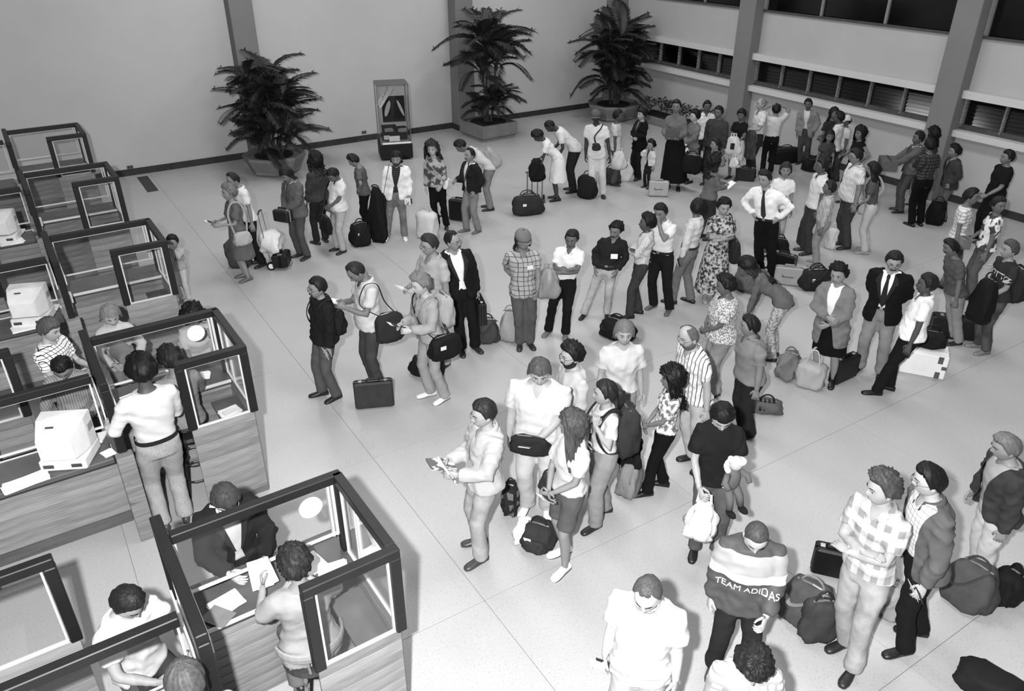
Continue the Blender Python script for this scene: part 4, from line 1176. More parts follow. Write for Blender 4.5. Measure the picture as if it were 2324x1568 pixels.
# --- right middle
P_('woman in long grey coat and black skirt with crossed wrists', (1909, 594), (1868, 869), face=15, tilt=10, fem=True, w=1.1, top=('coat', 112), sleeve=1, open_=.075, under=232, bot=('skirt', 18), shoes=22, hair=('curly', 18), skin=132, arms=('belly', 'clasp'), key='D1', step=(.04, -.06))
P_('man in black suit jacket and necktie with hands behind his back', (2034, 565), (1972, 845), face=8, turn=-18, tilt=16, top=('jacket', 22), sleeve=1, open_=.075, under=236, tie=30, hem=.45, bot=('trousers', 128), shoes=20, hair=('short', 26), glasses=True, stache=True, skin=142, arms=('back', 'back'), spread=.13, belt=30, key='D2', w=1.05)
P_('man in white short-sleeved shirt with one leg forward beside the taped white box', (2114, 622), (2026, 893), face=80, tilt=0, top=('shirt', 226), bot=('trousers', 28), hair=('short', 26), skin=72, arms=('down', 'down'), step=(.05, .22), collar=True, bulk=.25, key='D3', shoes=20)
P_('man in grey t-shirt with a moustache carrying a dark suitcase', (2162, 543), (2166, 775), face=62, tilt=4, top=('tee', 78), bot=('trousers', 134), hair=('short', 20), stache=True, skin=98, arms=('down', 'side'), w=1.1, key='D4', shoes=40)
P_('person in dark sweatshirt lettered in white at the right wall queue', (2300, 545), (2226, 795), face=55, top=('tee', 54), sleeve=.5, bot=('jeans', 80), hair=('short', 60), skin=134, arms=('down', 'holdlow'), key='D5', shoes=120)
P_('woman with long black hair bending down behind the man in grey polo', (1738, 676), (1752, 812), h=1.64, bend=48, face=95, fem=True, top=('shirt', 90), sleeve=1, bot=('trousers', 168), botm=prn(176, 120, 30, .3), hair=('long', 18), hlen=.28, skin=110, arms=(((.14, .40, .66), (.3, -1, 0), (0, .3, -1), .5), ((.16, .44, .62), (.3, -1, 0), (0, .3, -1), .5)), key='D6')
P_('heavy woman in white dotted blouse with hands folded at the waist', (1656, 623), h=1.64, face=70, turn=10, tilt=10, fem=True, w=1.45, bulk=.2, top=('blouse', 206), topm=prn(196, 110, 60, .2), sleeve=.5, bot=('trousers', 132), hair=('curly', 20), skin=92, arms=('belly', 'clasp'), key='D7')
P_('man in grey polo shirt with dark collar standing behind the boy', (1706, 717), (1692, 983), face=60, turn=20, top=('shirt', 116), bot=('trousers', 40), hair=('short', 20), skin=118, arms=('down', 'down'), collar=60, key='D8', w=1.32)
P_('balding bearded man in white shirt with dark stripes', (1567, 737), (1582, 1052), face=50, tilt=8, top=('shirt', 214), topm=st(196, 66, 20, .2), bot=('trousers', 182), shoes=18, hair=('bald', 80), beard=72, glasses=90, skin=152, arms=('down', 'down'), collar=True, key='D9', w=1.06)
P_('fair-haired woman in white short-sleeved shirt and grey trousers', (1418, 725), h=1.72, face=350, tilt=5, fem=True, w=1.18, top=('blouse', 228), sleeve=.5, hem=.53, bot=('trousers', 142), hair=('bob', 92), hlen=.03, skin=152, arms=('down', 'down'), key='D10', shoes=170)
P_('man with full black beard and glasses in white shirt', (1303, 775), h=1.74, face=65, tilt=5, top=('shirt', 206), sleeve=1, tuck=True, bot=('trousers', 70), hair=('curly', 22), beard=20, glasses=True, skin=156, arms=('holdlow', 'down'), key='D11', w=1.05)
P_('tall man in white shirt with a black belt pouch, head bowed', (1226, 803), h=1.84, face=10, turn=-10, tilt=20, top=('shirt', 234), sleeve=.5, hem=.53, bot=('trousers', 206), hair=('fringe', 66), hlen=.03, glasses=150, skin=156, arms=('down', 'clasp'), w=1.3, bulk=.05, collar=True, key='D12', shoes=220)
P_('man in pale denim jacket with glasses holding books', (1106, 905), (1089, 1253), face=68, tilt=8, top=('jacket', 192), sleeve=1, hem=.49, bot=('jeans', 176), shoes=66, hair=('short', 36), glasses=130, skin=152, arms=('hold', 'hold'), collar=True, key='D13', spread=.12, step=(-.05, .04), open_=.02, under=225)
P_('woman with long wavy hair in white blouse and grey shorts', (1306, 932), (1276, 1277), face=50, turn=55, fem=True, top=('blouse', 230), sleeve=.5, hem=.53, bot=('shorts', 84), shoes=244, hair=('wavy', 62), hlen=.32, skin=132, arms=('clasp', 'clasp'), key='D14', step=(-.1, .05))
P_('woman in white t-shirt with tied-back hair and a dark backpack', (1378, 864), (1360, 1180), face=60, turn=20, fem=True, top=('tee', 232), hem=.56, bot=('baggy', 134), shoes=30, hair=('pony', 36), skin=150, arms=('belly', 'strap'), key='D15', step=(-.12, .1))
P_('woman with big black curls in white printed blouse and black trousers', (1536, 831), (1484, 1112), face=80, turn=5, tilt=6, fem=True, top=('blouse', 204), topm=prn(204, 96, 24, .25), sleeve=.5, hem=.54, bot=('trousers', 20), shoes=18, hair=('curly_long', 16, .045), hlen=.22, skin=108, arms=('clasp', 'clasp'), key='D16', step=(-.12, .1))
P_('boy in dark sweater looking down at a stuffed toy in his arms', (1642, 897), (1600, 1252), face=350, tilt=32, top=('sweater', 34), sleeve=.5, bot=('trousers', 84), hair=('fringe', 16), skin=158, arms=('holdlow', 'hold'), w=.84, key='D17', shoes=26)
# --- front right
P_('balding man in plain white shirt with glasses, a passport at his side', (1480, 1292), h=1.74, face=10, tilt=28, top=('shirt', 248), sleeve=.5, hem=.46, bot=('trousers', 190), hair=('recede', 70), glasses=170, skin=178, arms=('down', 'down'), w=1.12, bulk=.2, collar=True, key='E1')
P_('crop-haired young man in two-tone sports jacket looking down', (1722, 1167), (1652, 1522), face=350, tilt=32, top=('jacket', 66), sleeve=1, hem=.47, bot=('trousers', 44), shoes=70, hair=('buzz', 62), skin=172, arms=('down', 'holdlow'), w=1.08, collar=60, key='E2', spread=.13)
P_('person with wavy dark hair in pale plaid shirt in front of the sports jacket', (1716, 1441), h=1.64, face=345, tilt=35, top=('shirt', 210), topm=ck(200, 140, 16, .3), hair=('wavy', 30), skin=150, key='E3', sleeve=1, bot=('trousers', 60))
P_('young man in checked shirt and faded jeans with folded arms', (2019, 1066), (1922, 1497), h=1.84, face=25, turn=30, tilt=6, top=('shirt', 214), topm=mat('gingham', 192, 130, 9, .5, rough=.9, spec=.15), hem=.52, bot=('jeans', 178), shoes=36, hair=('curly', 58), skin=154, arms=('crossA', 'crossB'), collar=True, key='E4', step=(-.1, .08))
P_('young man with glasses in grey jacket over checked shirt holding a passport', (2121, 1055), (2060, 1460), face=55, turn=10, tilt=4, h=1.80, top=('jacket', 88), sleeve=1, open_=.15, under=ck(205, 130, 22, .1), hem=.47, bot=('trousers', 28), shoes=22, hair=('short', 20), glasses=90, skin=168, arms=('down', 'loose'), collar=True, key='E5', step=(-.12, .08), w=1.04)
P_('man in open dark jacket and white trousers behind the huge grey duffel', (2300, 986), (2222, 1312), h=1.72, face=60, tilt=10, top=('jacket', 60), sleeve=1, open_=.12, under=150, bot=('trousers', 222), shoes=70, hair=('short', 90), skin=132, arms=('loose', 'down'), key='E6', w=1.1)
# --- at the booths
P_('fair-haired traveller with a headband in white blouse at the booth glass', (241, 684), h=1.62, face=355, tilt=24, fem=True, top=('blouse', 196), sleeve=1, bot=('trousers', 120), hair=('bob', 104), hlen=.05, skin=160, arms=('desk', 'desk'), key='F1', lean=(0, 0))
P_('woman with big black curls in white blouse behind the round glass disc', (429, 683), h=1.64, face=355, tilt=15, fem=True, top=('blouse', 196), sleeve=.5, bot=('trousers', 90), hair=('curly_long', 18, .05), hlen=.1, skin=132, arms=('clasp', 'strap'), key='F2', lean=(0, 0))
P_('young man in white windowpane-checked shirt beside the left-hand booths', (94, 719), h=1.72, face=310, tilt=16, top=('shirt', 224), topm=ck(228, 44, 26, .17), bot=('trousers', 60), hair=('fringe', 66), skin=158, arms=('hold', 'hold'), key='F3')
P_('clerk with bowed dark head in striped shirt behind the large terminal', (134, 806), h=1.70, sit=.62, face=15, tilt=42, top=('shirt', 128), topm=st(140, 104, 40, .4), sleeve=1, bot=('trousers', 60), hair=('short', 20), skin=126, arms=('desk', 'desk'), key='F4', lean=(0, 0), feet=False)
P_('man with round black hair in bright white shirt leaning on the booth post', (316, 809), (398, 1186), face=172, tilt=14, top=('shirt', 246), sleeve=1, tuck=True, bot=('trousers', 150), botm=prn(154, 134, 90, .4), hair=('afro', 14), skin=68, arms=('hold', ((.30, .27, 1.12), (.6, -.3, -1), (.2, 1, .2), .2)), belt=30, key='F5', shoes=60)
P_('officer with curly dark hair in grey shirt seated on the bar stool', (383, 797), h=1.66, sit=.74, face=168, tilt=20, top=('shirt', 124), sleeve=1, bot=('trousers', 70), hair=('curly', 30), skin=110, arms=('desk', 'desk'), key='F6', lean=(0, 0))
P_('traveller in dark jacket and white shirt leaning over the grey-bloused officer\'s desk', (493, 1076), h=1.72, face=350, tilt=42, top=('jacket', 36), sleeve=1, open_=.075, under=238, bot=('trousers', 40), hair=('fringe', 50), glasses=150, skin=168, arms=('desk', 'desk'), key='F7', lean=(0, 0))
P_('officer in grey short-sleeved blouse seated across the desk from the dark-jacketed traveller', (667, 1260), h=1.66, sit=.66, face=175, tilt=18, fem=True, w=1.25, top=('blouse', 146), sleeve=.5, hem=.46, bot=('trousers', 100), hair=('curly', 40), skin=128, arms=('desk', ((.22, .30, 1.28), (.6, -.1, -1), (.1, .6, .8), .6)), key='F8', lean=(0, 0))
P_('clerk in white short-sleeved shirt bent writing over his desk', (273, 1332), h=1.72, sit=.62, face=330, tilt=40, top=('shirt', 240), hem=.52, bot=('trousers', 60), hair=('short', 30), skin=150, arms=('desk', 'desk'), key='F9', lean=(0, 0), feet=False)
P_('person with short brown hair standing across the desk from the white-shirted clerk', (412, 1521), h=1.78, face=180, tilt=10, top=('shirt', 200), bot=('trousers', 80), hair=('short', 64), skin=140, key='F10')
# ================================================================== palms, planters, display case
leaf_m = mat('leaf', 52, 30, rough=.5, spec=.35)
stem_m = mat('leaf', 70, 46, rough=.6)
pot_m = mat('concrete', 118, rough=.95)
soil_m = mat('concrete', 34, rough=1.0)
def frond_mesh(L, seed, droop=1.0, nl=42, ll=.40):
    r = np.random.RandomState(seed); mb = MB()
    t = np.linspace(0, 1, 12)
    X_ = L * (t * .92); Z_ = L * (.62 * t - .78 * droop * t ** 2.1)
    P = np.stack([X_, 0 * t + .03 * np.sin(t * 4 + seed), Z_], -1)
    mb.tube(P, list(np.linspace(.013, .003, 12)), 5)
    for k in range(nl):
        u = .16 + .84 * k / (nl - 1)
        p = np.array([np.interp(u, t, P[:, i]) for i in range(3)])
        q = np.array([np.interp(min(u + .03, 1), t, P[:, i]) for i in range(3)]); d = nrm(q - p + 1e-6)
        ln_ = ll * (math.sin(min(u * 1.25 + .22, 1) * math.pi * .5) if u < .6 else 1.0 - .62 * (u - .6) / .4) * r.uniform(.85, 1.1)
        for s in (-1, 1):
            sd = np.array([0, s, 0.0]); out = nrm(d * .75 + sd * .85 + np.array([0, 0, .22]))
            tip = p + out * ln_ + np.array([0, 0, -.30 * ln_ * r.uniform(.6, 1.3)]); mid = p + out * ln_ * .5 + np.array([0, 0, .01])
            wv = nrm(np.cross(out, [0, 0, 1])) * .017
            mb.add([p - wv * .6, p + wv * .6, mid + wv, mid - wv, tip], [(0, 1, 2, 3), (3, 2, 4)])
    return mb.mesh('frond', False)
FR = [frond_mesh(1.25, i, d_) for i, d_ in enumerate((.75, .95, 1.15, .85, 1.05))]
def palm(label, g, H_, spread, crowns, pot, seed, n=22):
    r = np.random.RandomState(seed)
    t = thing('potted_palm', label, 'palm', (g[0], g[1], 0), 0)
    # pot
    k, w, h_, rz = pot
    pb = MB(); m_ = 4 if k == 'box' else 8
    a0 = math.pi / m_
    R_ = []
    for z, s_ in ((0.0, .72), (.06, .80), (.10, .80), (h_ - .06, 1.0), (h_, 1.0), (h_, .9), (h_ - .05, .88)):
        if k == 'box': s_ = 1.0 if z > .07 else .92
        if k == 'box' and z == h_ and len(R_) > 4: s_ = .9
        R_.append(np.array([(w * s_ * math.cos(a0 + rz + 2 * math.pi * j / m_), w * s_ * math.sin(a0 + rz + 2 * math.pi * j / m_), z) for j in range(m_)]))
    po = obj('planter', MB().rings(R_), pot_m, t)
    obj('soil', MB().tube([(0, 0, h_ - .08), (0, 0, h_ - .03)], w * .62, 16), soil_m, po)
    for (cx, cy, cz, nf, sc) in crowns:
        tilt = r.uniform(-.04, .04, 2)
        base = np.array([cx * .35, cy * .35, h_ - .06]); top_ = np.array([cx, cy, cz])
        st_ = obj('stem', MB().tube([base, base * .5 + top_ * .5 + [tilt[0], tilt[1], 0], top_], [.03, .024, .018], 7), stem_m, t)
        for q in range(nf):
            az = 2 * math.pi * (q + r.uniform(-.3, .3)) / nf
            o = obj('frond', FR[r.randint(5)], leaf_m, t)
            o.location = top_ + np.array([0, 0, r.uniform(-.18, .08)])
            o.rotation_euler = (r.uniform(-.2, .2), -r.uniform(-.25, .75) if q % 3 else -r.uniform(.5, .95), az)
            k_ = sc * r.uniform(.85, 1.12)
            room = min([(lim - b_) / max(d_, .05) for lim, b_, d_ in ((YB - .50, g[1] + cy, math.sin(az)), (XR - .12, g[0] + cx, math.cos(az))) if d_ > .05] or [9])
            if room < 1.32 * k_: o.rotation_euler[1] = -r.uniform(.85, 1.2); k_ = min(k_, max(room / .95, .30))
            o.scale = [k_] * 3
    return t
palm('tall potted palm in tapered round planter behind the grey-blazered man', (5.05, 18.35), 2.7, 1.2,
     [(-.30, .1, 2.05, 12, .62), (.05, .0, 1.85, 13, .85), (.30, -.12, 1.45, 14, .92), (-.25, -.1, 1.35, 13, .9), (.25, .1, 1.0, 13, .9), (-.10, -.2, .85, 12, .8), (.35, -.2, .75, 10, .8), (-.3, -.1, .7, 9, .7)], ('round', .72, .44, 0), 3)
palm('tall potted palm in square concrete planter beside the display case', (11.0, 18.52), 3.0, 1.3,
     [(.0, .0, 2.25, 18, 1.12), (.2, -.1, 1.85, 15, 1.0), (-.15, .0, 1.6, 10, .8), (.15, -.1, .95, 14, .68), (-.2, .0, .75, 12, .56), (.3, .1, .8, 10, .6)], ('box', .80, .42, .06), 5)
palm('dense tall potted palm standing in the corner of the two walls', (15.2, 18.35), 2.9, 1.3,
     [(.1, .0, 2.05, 16, .95), (-.35, .0, 1.8, 15, .95), (.4, .05, 1.9, 14, .85), (-.1, -.2, 1.5, 15, .95), (.25, -.2, 1.2, 14, .9), (-.35, -.1, 1.1, 14, .9), (.0, -.2, .85, 12, .8), (.1, .1, 1.7, 10, .9)], ('round', .78, .45, .2), 9)
# low shrubs in a bed along the window wall
bed = thing('shrub_bed', 'low bed of leafy shrubs along the window wall behind the queue', 'plants', (15.98, 16.35, 0))
obj('kerb', MB().cbox((0, 0, .11), (.66, 2.9, .22), bev=.02), pot_m, bed)
obj('soil', MB().cbox((0, 0, .225), (.56, 2.8, .02)), soil_m, bed)
rs = np.random.RandomState(4)
for i in range(9):
    mb = MB()
    for k in range(110):
        a, e = rs.uniform(0, 6.28), rs.uniform(-.2, 1.4); rad = rs.uniform(.10, .26)
        c = np.array([math.cos(a) * math.cos(e) * rad, math.sin(a) * math.cos(e) * rad, .22 + math.sin(e) * rad])
        d = nrm(np.array([math.cos(a), math.sin(a), rs.uniform(-.3, .9)])); sd = nrm(np.cross(d, [0, 0, 1]) + 1e-6)
        l = rs.uniform(.06, .12); w_ = l * .28
        mb.add([c, c + d * l * .5 + sd * w_, c + d * l, c + d * l * .5 - sd * w_], [(0, 1, 2, 3)])
    mb.tube([(0, 0, 0), (0, 0, .25)], .012, 5)
    obj('shrub', mb, leaf_m, bed, (rs.uniform(-.12, .12), -1.25 + i * .31, .22))
# ---- display case: a glass box on a black plinth, set corner-on
gc = np.array([7.98, 18.0]); CW, CD = .74, .66
crz = math.atan2(17.5 - 17.74, 8.32 - 7.59)
dc = thing('display_case', 'tall glass display case on a black plinth by the back wall', 'display case', (gc[0], gc[1], 0), crz)
blk = mat('cloth', 18, rough=.6)
obj('plinth', MB().cbox((0, 0, .21), (CW + .05, CD + .05, .34), bev=.01).cbox((0, 0, .03), (CW - .1, CD - .1, .06)), blk, dc)
obj('floor_board', MB().cbox((0, 0, .40), (CW - .02, CD - .02, .03)), mat('cloth', 120), dc)
obj('front_sill', MB().box(-CW / 2 + .04, CW / 2, -CD / 2 - .012, -CD / 2, .40, .44), mat('cloth', 225), dc)
for nm_, a, b in (('glass_pane', (-CW / 2, -CD / 2), (CW / 2, -CD / 2)), ('glass_pane', (CW / 2, -CD / 2), (CW / 2, CD / 2)), ('glass_pane', (CW / 2, CD / 2), (-CW / 2, CD / 2)), ('glass_pane', (-CW / 2, CD / 2), (-CW / 2, -CD / 2))):
    L_ = math.dist(a, b)
    o = obj(nm_, MB().add([(0, 0, .41), (L_, 0, .41), (L_, 0, 1.78), (0, 0, 1.78)], [(0, 1, 2, 3)]), glass_mat(.86), dc, (a[0], a[1], 0)); o.rotation_euler = (0, 0, math.atan2(b[1] - a[1], b[0] - a[0]))
for sx in (-1, 1):
    for sy in (-1, 1):
        obj('corner_bead', MB().box(sx * CW / 2 - .008, sx * CW / 2 + .008, sy * CD / 2 - .008, sy * CD / 2 + .008, .41, 1.78), mat('cloth', 96), dc)
obj('lid', MB().cbox((0, 0, 1.79), (CW + .02, CD + .02, .02), bev=.004), mat('cloth', 92, rough=.5), dc)
obj('backboard', MB().cbox((.05, .22, 1.12), (.56, .015, .62)), mat('cloth', 34), dc)
for x0, a_, l_ in ((-.10, -.32, .40), (.22, .38, .42)):
    e = MB().ell((0, 0, 0), (.055 if x0 < 0 else .035, .012, l_ / 2), 0, 14, 10, roty(-a_))
    obj('paddle_shape', MB().add(e.V() + [x0, .19, 1.14], e.f), mat('cloth', 176), dc)
bn = obj('slanted_banner', MB().cbox((0, 0, 0), (.15, .006, .56), R=roty(.62)), mat('cloth', 210), dc, (-.16, .10, 1.45))
for k in range(9):
    obj('print_mark', MB().cbox((-.035 + .012 * (k % 2), -.005, -.22 + k * .054), (.022, .003, .03), R=roty(.62)), mat('cloth', 110), bn, (math.sin(.62) * (-.22 + k * .054), 0, -(.0)))
obj('step_block', MB().cbox((.02, .10, .56), (.60, .24, .28), bev=.005), mat('cloth', 44), dc)
obj('step_block', MB().cbox((.12, -.02, .72), (.30, .12, .05), bev=.004).cbox((-.12, .06, .76), (.36, .10, .03), bev=.004), mat('cloth', 30), dc)
obj('specimen', MB().cbox((-.12, -.02, .67), (.22, .10, .08), bev=.01).cbox((.2, -.06, .66), (.22, .1, .1), bev=.02), mat('cloth', 120), dc)
obj('caption_card', MB().cbox((-.02, -.22, .50), (.26, .008, .13), R=rotx(-.35)), mat('cloth', 196), dc)
obj('caption_card', MB().cbox((-.2, -.15, .52), (.14, .008, .10), R=rotx(-.35)), mat('cloth', 170), dc)
# ================================================================== luggage
lth = lambda v, r_=.5: mat('leather', v, rough=r_, spec=.3, bump=.15, bs=120)
BAGS = []
def handle_arc(w, h_, r_=.011, n=9, y=0.0):
    return [(w * math.cos(a), y, h_ * math.sin(a)) for a in np.linspace(math.pi, 0, n)]
def spline(P, n=5):
    P = [np.asarray(q, float) for q in P]; out = []
    for i in range(len(P) - 1):
        a, b, c, d = P[max(i - 1, 0)], P[i], P[i + 1], P[min(i + 2, len(P) - 1)]
        for k in range(n):
            t = k / n
            out.append(.5 * ((2 * b) + (c - a) * t + (2 * a - 5 * b + 4 * c - d) * t * t + (3 * b - a - 3 * c + d) * t ** 3))
    return out + [P[-1]]
def from_box(pb, d):
    x0, y0, x1, y1 = pb
    g0 = at((x0 + x1) / 2, y1); mpp = ((g0 - [0, 0, H]) @ _f) / FPX
    phi = math.atan2(H, math.hypot(g0[0], g0[1]))
    px = ((x0 + x1) / 2, y1 - .5 * d * math.sin(phi) / mpp)
    return px, (x1 - x0) * mpp * .96, max(.12, ((y1 - y0) * mpp - d * math.sin(phi)) / math.cos(phi))
def bag_root(name, label, cat, px=None, ang=0, z=0.0, loc=None, rz=None, group=None):
    p = at(px[0], px[1], z) if loc is None else np.array(loc, float)
    return thing(name, label, cat, p, heading(p, ang) if rz is None else rz, group)
def hard_case(name, label, px, ang, w, d, h_, v=26, edge=None, mark=False, pb=None, **k):
    """upright hard case; +y is its broad face"""
    if pb: px, w, h_ = from_box(pb, d)
    t = bag_root(name, label, 'suitcase', px, ang, **k)
    m = lth(v, .45)
    obj('shell', MB().cbox((0, d * .26, h_ / 2 + .012), (w, d * .48, h_), bev=.018), m, t)
    obj('shell', MB().cbox((0, -d * .26, h_ / 2 + .012), (w, d * .48, h_), bev=.018), m, t)
    obj('rim', MB().cbox((0, 0, h_ / 2 + .012), (w + .004, d * .06, h_ + .004), bev=.004), metal(edge or 90, .4), t)
    hn = MB().tube([(-.075, 0, h_ + .010), (-.07, 0, h_ + .045), (.07, 0, h_ + .045), (.075, 0, h_ + .010)], .011, 8)
    obj('handle', hn, lth(max(v - 8, 8)), t)
    for s in (-1, 1):
        obj('latch', MB().cbox((s * w * .32, 0, h_ + .016), (.045, d * .3, .012), bev=.003), metal(170), t)
        obj('foot', MB().cbox((s * w * .36, 0, .006), (.03, d * .5, .012)), lth(20), t)
    if mark:
        pts = [(-.09, d / 2 + .004, h_ * .62), (-.085, d / 2 + .004, h_ * .50)] + [(-.08 + .018 * i, d / 2 + .004, h_ * (.50 + .03 * (i % 2))) for i in range(10)]
        obj('maker_mark', MB().tube([(-x, y, z) for x, y, z in pts], .006, 5), mat('cloth', 36), t)
    return t
def soft(w, d, h_, seed=0, belly=.12, ex=3.0, noise_=.012, top=.8, n=26, k=11):
    r = np.random.RandomState(seed); R_ = []
    a = np.linspace(0, 2 * math.pi, n, endpoint=False); ph = r.uniform(0, 6.28, 6)
    for i in range(k):
        f = i / (k - 1)
        s = (min(1.0, .80 + f * 3.0)) * (1 - (1 - top) * f ** 2) * (1 + belly * math.sin(f * math.pi))
        if f == 0: s = .78
        if f > .9: s *= .72
        cx, sy = np.cos(a), np.sin(a)
        x = np.sign(cx) * np.abs(cx) ** (2 / ex) * w / 2 * s; y = np.sign(sy) * np.abs(sy) ** (2 / ex) * d / 2 * s
        wob = 1 + noise_ / max(w, .2) * 2 * (np.sin(a * 3 + ph[0] + f * 4) + np.sin(a * 5 + ph[1] - f * 6) + .8 * np.sin(a * 9 + ph[2] + f * 9))
        zz = h_ * f + (0 if f in (0,) else noise_ * .6 * np.sin(a * 2 + ph[3])) * f
        R_.append(np.stack([x * wob, y * wob, np.broadcast_to(zz, (n,))], -1))
    return R_
def soft_bag(name, label, px, ang, w, d, h_, v=60, seed=0, handles=1, strap=False, vm=None, tagv=None, cat='bag', top=.8, belly=.12, hv=None, zipper=True, pocket=False, z=0.0, loc=None, rz=None, hh=.10, group=None, bands=0, noise_=.012, pb=None, pitch=0.0):
    if pb: px, w, h_ = from_box(pb, d); w /= (1 + belly)
    t = bag_root(name, label, cat, px, ang, z, loc, rz, group)
    if pitch: t.rotation_euler[0] = pitch
    m = vm or mat('cloth', v, rough=.8, spec=.2, bump=.3, bs=90)
    b = obj('body', MB().rings(soft(w, d, h_, seed, belly, noise_=noise_, top=top)), m, t, smooth=True)
    hm = lth(hv if hv is not None else max(v - 16, 10), .6)
    if handles:
        for y in ((0,) if handles == 1 else (-d * .18, d * .18)):
            P = handle_arc(w * .24, hh, y=y)
            obj('handle', MB().tube([(p[0], p[1], p[2] + h_ - .012) for p in P], .010, 7), hm, t)
    if zipper:
        obj('zip', MB().tube([(-w * .33, 0, h_ * .99), (0, 0, h_ * 1.012), (w * .33, 0, h_ * .99)], [(.012, .006)] * 3, 6), metal(120), t)
    if strap:
        P = [(-w * .42, 0, h_ * .9), (-w * .3, d * .25, h_ * 1.05), (0, d * .55, h_ * .75), (w * .3, d * .52, h_ * .6), (w * .42, d * .1, h_ * .85)]
        obj('strap', MB().tube(spline(P, 4), [(.018, .004)] * 17, 6), hm, t)
    for q in range(bands):
        x = w * (-.22 + .44 * q / max(bands - 1, 1))
        obj('band', MB().tube([(x, d * .42 * math.cos(a) * 1.18, h_ * .5 + h_ * .53 * math.sin(a)) for a in np.linspace(-.5, math.pi + .5, 13)], [(.016, .005)] * 13, 6), hm, t)
    if pocket:
        obj('pocket', MB().rings(soft(w * .6, d * .25, h_ * .5, seed + 2)), m, t, (0, d * .5, h_ * .12), smooth=True)
    if tagv:
        obj('luggage_tag', MB().cbox((w * .18, d * .5 + .012, h_ * .62), (.075, .006, .05), bev=.002), mat('cloth', tagv), t)
    return t
def on_back(info, name, label, dy=-.19, z=1.18, w=.32, d=.19, h_=.42, v=60, cat='backpack', seed=1, straps=True, dx=0.0, **kw):
    """a pack worn on a person's back"""
    S = info['S']
    p = to_world(info, info['T']((dx, dy - .02, z - h_ / S / 2)))
    t = soft_bag(name, label, None, 0, w, d, h_, v, seed, handles=1, cat=cat, loc=p, rz=info['rz'] + math.pi, hh=.05, **kw)
    if straps:
        m = lth(max(v - 15, 10))
        inv = Matrix.Rotation(-(info['rz'] + math.pi), 3, 'Z')
        for s in (-1, 1):
            pts = []
            for (x, y, zz) in ((.09, -.13, 1.30), (.10, -.10, 1.46), (.115, .02, 1.475), (.12, .125, 1.36), (.135, .145, 1.2), (.17, .05, 1.02), (.15, -.12, .98)):
                W_ = to_world(info, info['T']((s * x, y, zz)))
                pts.append(np.array(inv @ Vector(W_ - p)))
            pts = spline(pts, 4); obj('shoulder_strap', MB().tube(pts, [(.022, .006)] * len(pts), 6), m, t)
    return t
def hang(info, side_x, name, label, z=.98, w=.34, d=.13, h_=.26, v=30, strap_from=-1, dy=0.0, cross=True, seed=2, cat='bag', ang=0.0, vm=None, strap_on=True, **kw):
    """a bag hanging from a shoulder strap at the hip, side_x > 0 the wearer's right"""
    p = to_world(info, info['T']((side_x, dy, z - h_)))
    rz = info['rz'] + math.radians(90 + ang)
    t = soft_bag(name, label, None, 0, w, d, h_, v, seed, handles=0, cat=cat, loc=p, rz=rz, vm=vm, **kw)
    m = lth(max(v - 15, 10)); inv = Matrix.Rotation(-rz, 3, 'Z')
    sh = -1 if cross else 1
    sx = math.copysign(1, side_x) * sh
    P = [(side_x, dy + .10, z - .03), (side_x * .75, .15, 1.12), (sx * -.02, .165, 1.27), (sx * .10, .12, 1.42), (sx * .13, 0, 1.478), (sx * .11, -.12, 1.40), (0, -.17, 1.22), (side_x * .8, -.13, 1.08), (side_x, dy - .10, z - .03)] if cross else \
        [(side_x, dy + .10, z - .03), (sx * .18, .15, 1.26), (sx * .15, .08, 1.445), (sx * .145, -.01, 1.485), (sx * .15, -.10, 1.44), (sx * .18, -.15, 1.24), (side_x, dy - .10, z - .03)]
    pts = [np.array(inv @ Vector(to_world(info, info['T'](q)) - p)) for q in P]
    pts = spline(pts, 5)
    if strap_on: obj('strap', MB().tube(pts, [(.016, .005)] * len(pts), 6), m, t)
    return t
def shopping_bag(label, px, ang, w, h_, v=220, d=.14, z=0.0, loc=None, seed=0, name='plastic_bag', mark=None):
    t = bag_root(name, label, 'bag', px, ang, z, loc)
    R_ = soft(w, d, h_, seed, .18, ex=2.4, noise_=.02, top=.45)
    obj('body', MB().rings(R_), mat('cloth', v, rough=.45, spec=.4, bump=.3, bs=40), t, smooth=True)
    for s in (-1, 1):
        obj('handle', MB().tube([(s * .03 - .03, 0, h_ - .03), (s * .03 - .02, 0, h_ + .07), (s * .03 + .02, 0, h_ + .07), (s * .03 + .03, 0, h_ - .03)], [(.012, .004)] * 4, 6), mat('cloth', v, rough=.45), t)
    if mark: obj('printed_panel', MB().cbox((0, d / 2 + .012, h_ * .5), (.09, .004, .14), bev=.002), mat('cloth', mark), t)
    return t

I = PEOPLE
# --- back queue
soft_bag('suitcase', 'grey soft suitcase standing behind the woman in the long grey dress', (545, 606), 20, .36, .18, .50, 66, 3, top=.95)
hang(I['A2'], -.22, 'handbag', 'pale handbag on the arm of the woman in the long grey dress', z=.95, w=.26, d=.10, h_=.22, v=160, cross=False)
t = hard_case('shoulder_case', 'small black bag with white stripes held by the grey-blazered man', None, 0, .30, .18, .20, 30, 190, loc=to_world(I['A4'], (-.02, .32, .76)), rz=I['A4']['rz'] + .3)
shopping_bag('white woven tote hanging beside the black-haired woman in dark clothes', (711, 548), 0, .30, .46, 200, loc=to_world(I['A5'], (.24, .04, .22)), name='tote_bag')
hang(I['A6'], .0, 'soft_briefcase', 'black soft briefcase held by the man with bowed head', z=.80, w=.40, d=.12, h_=.32, v=20, dy=.30, cross=False, ang=80)
soft_bag('duffel_bag', 'black duffel with a white tag behind the man in white polo', (822, 556), 340, .62, .30, .34, 22, 5, tagv=225, strap=True, pb=(795, 500, 845, 562))
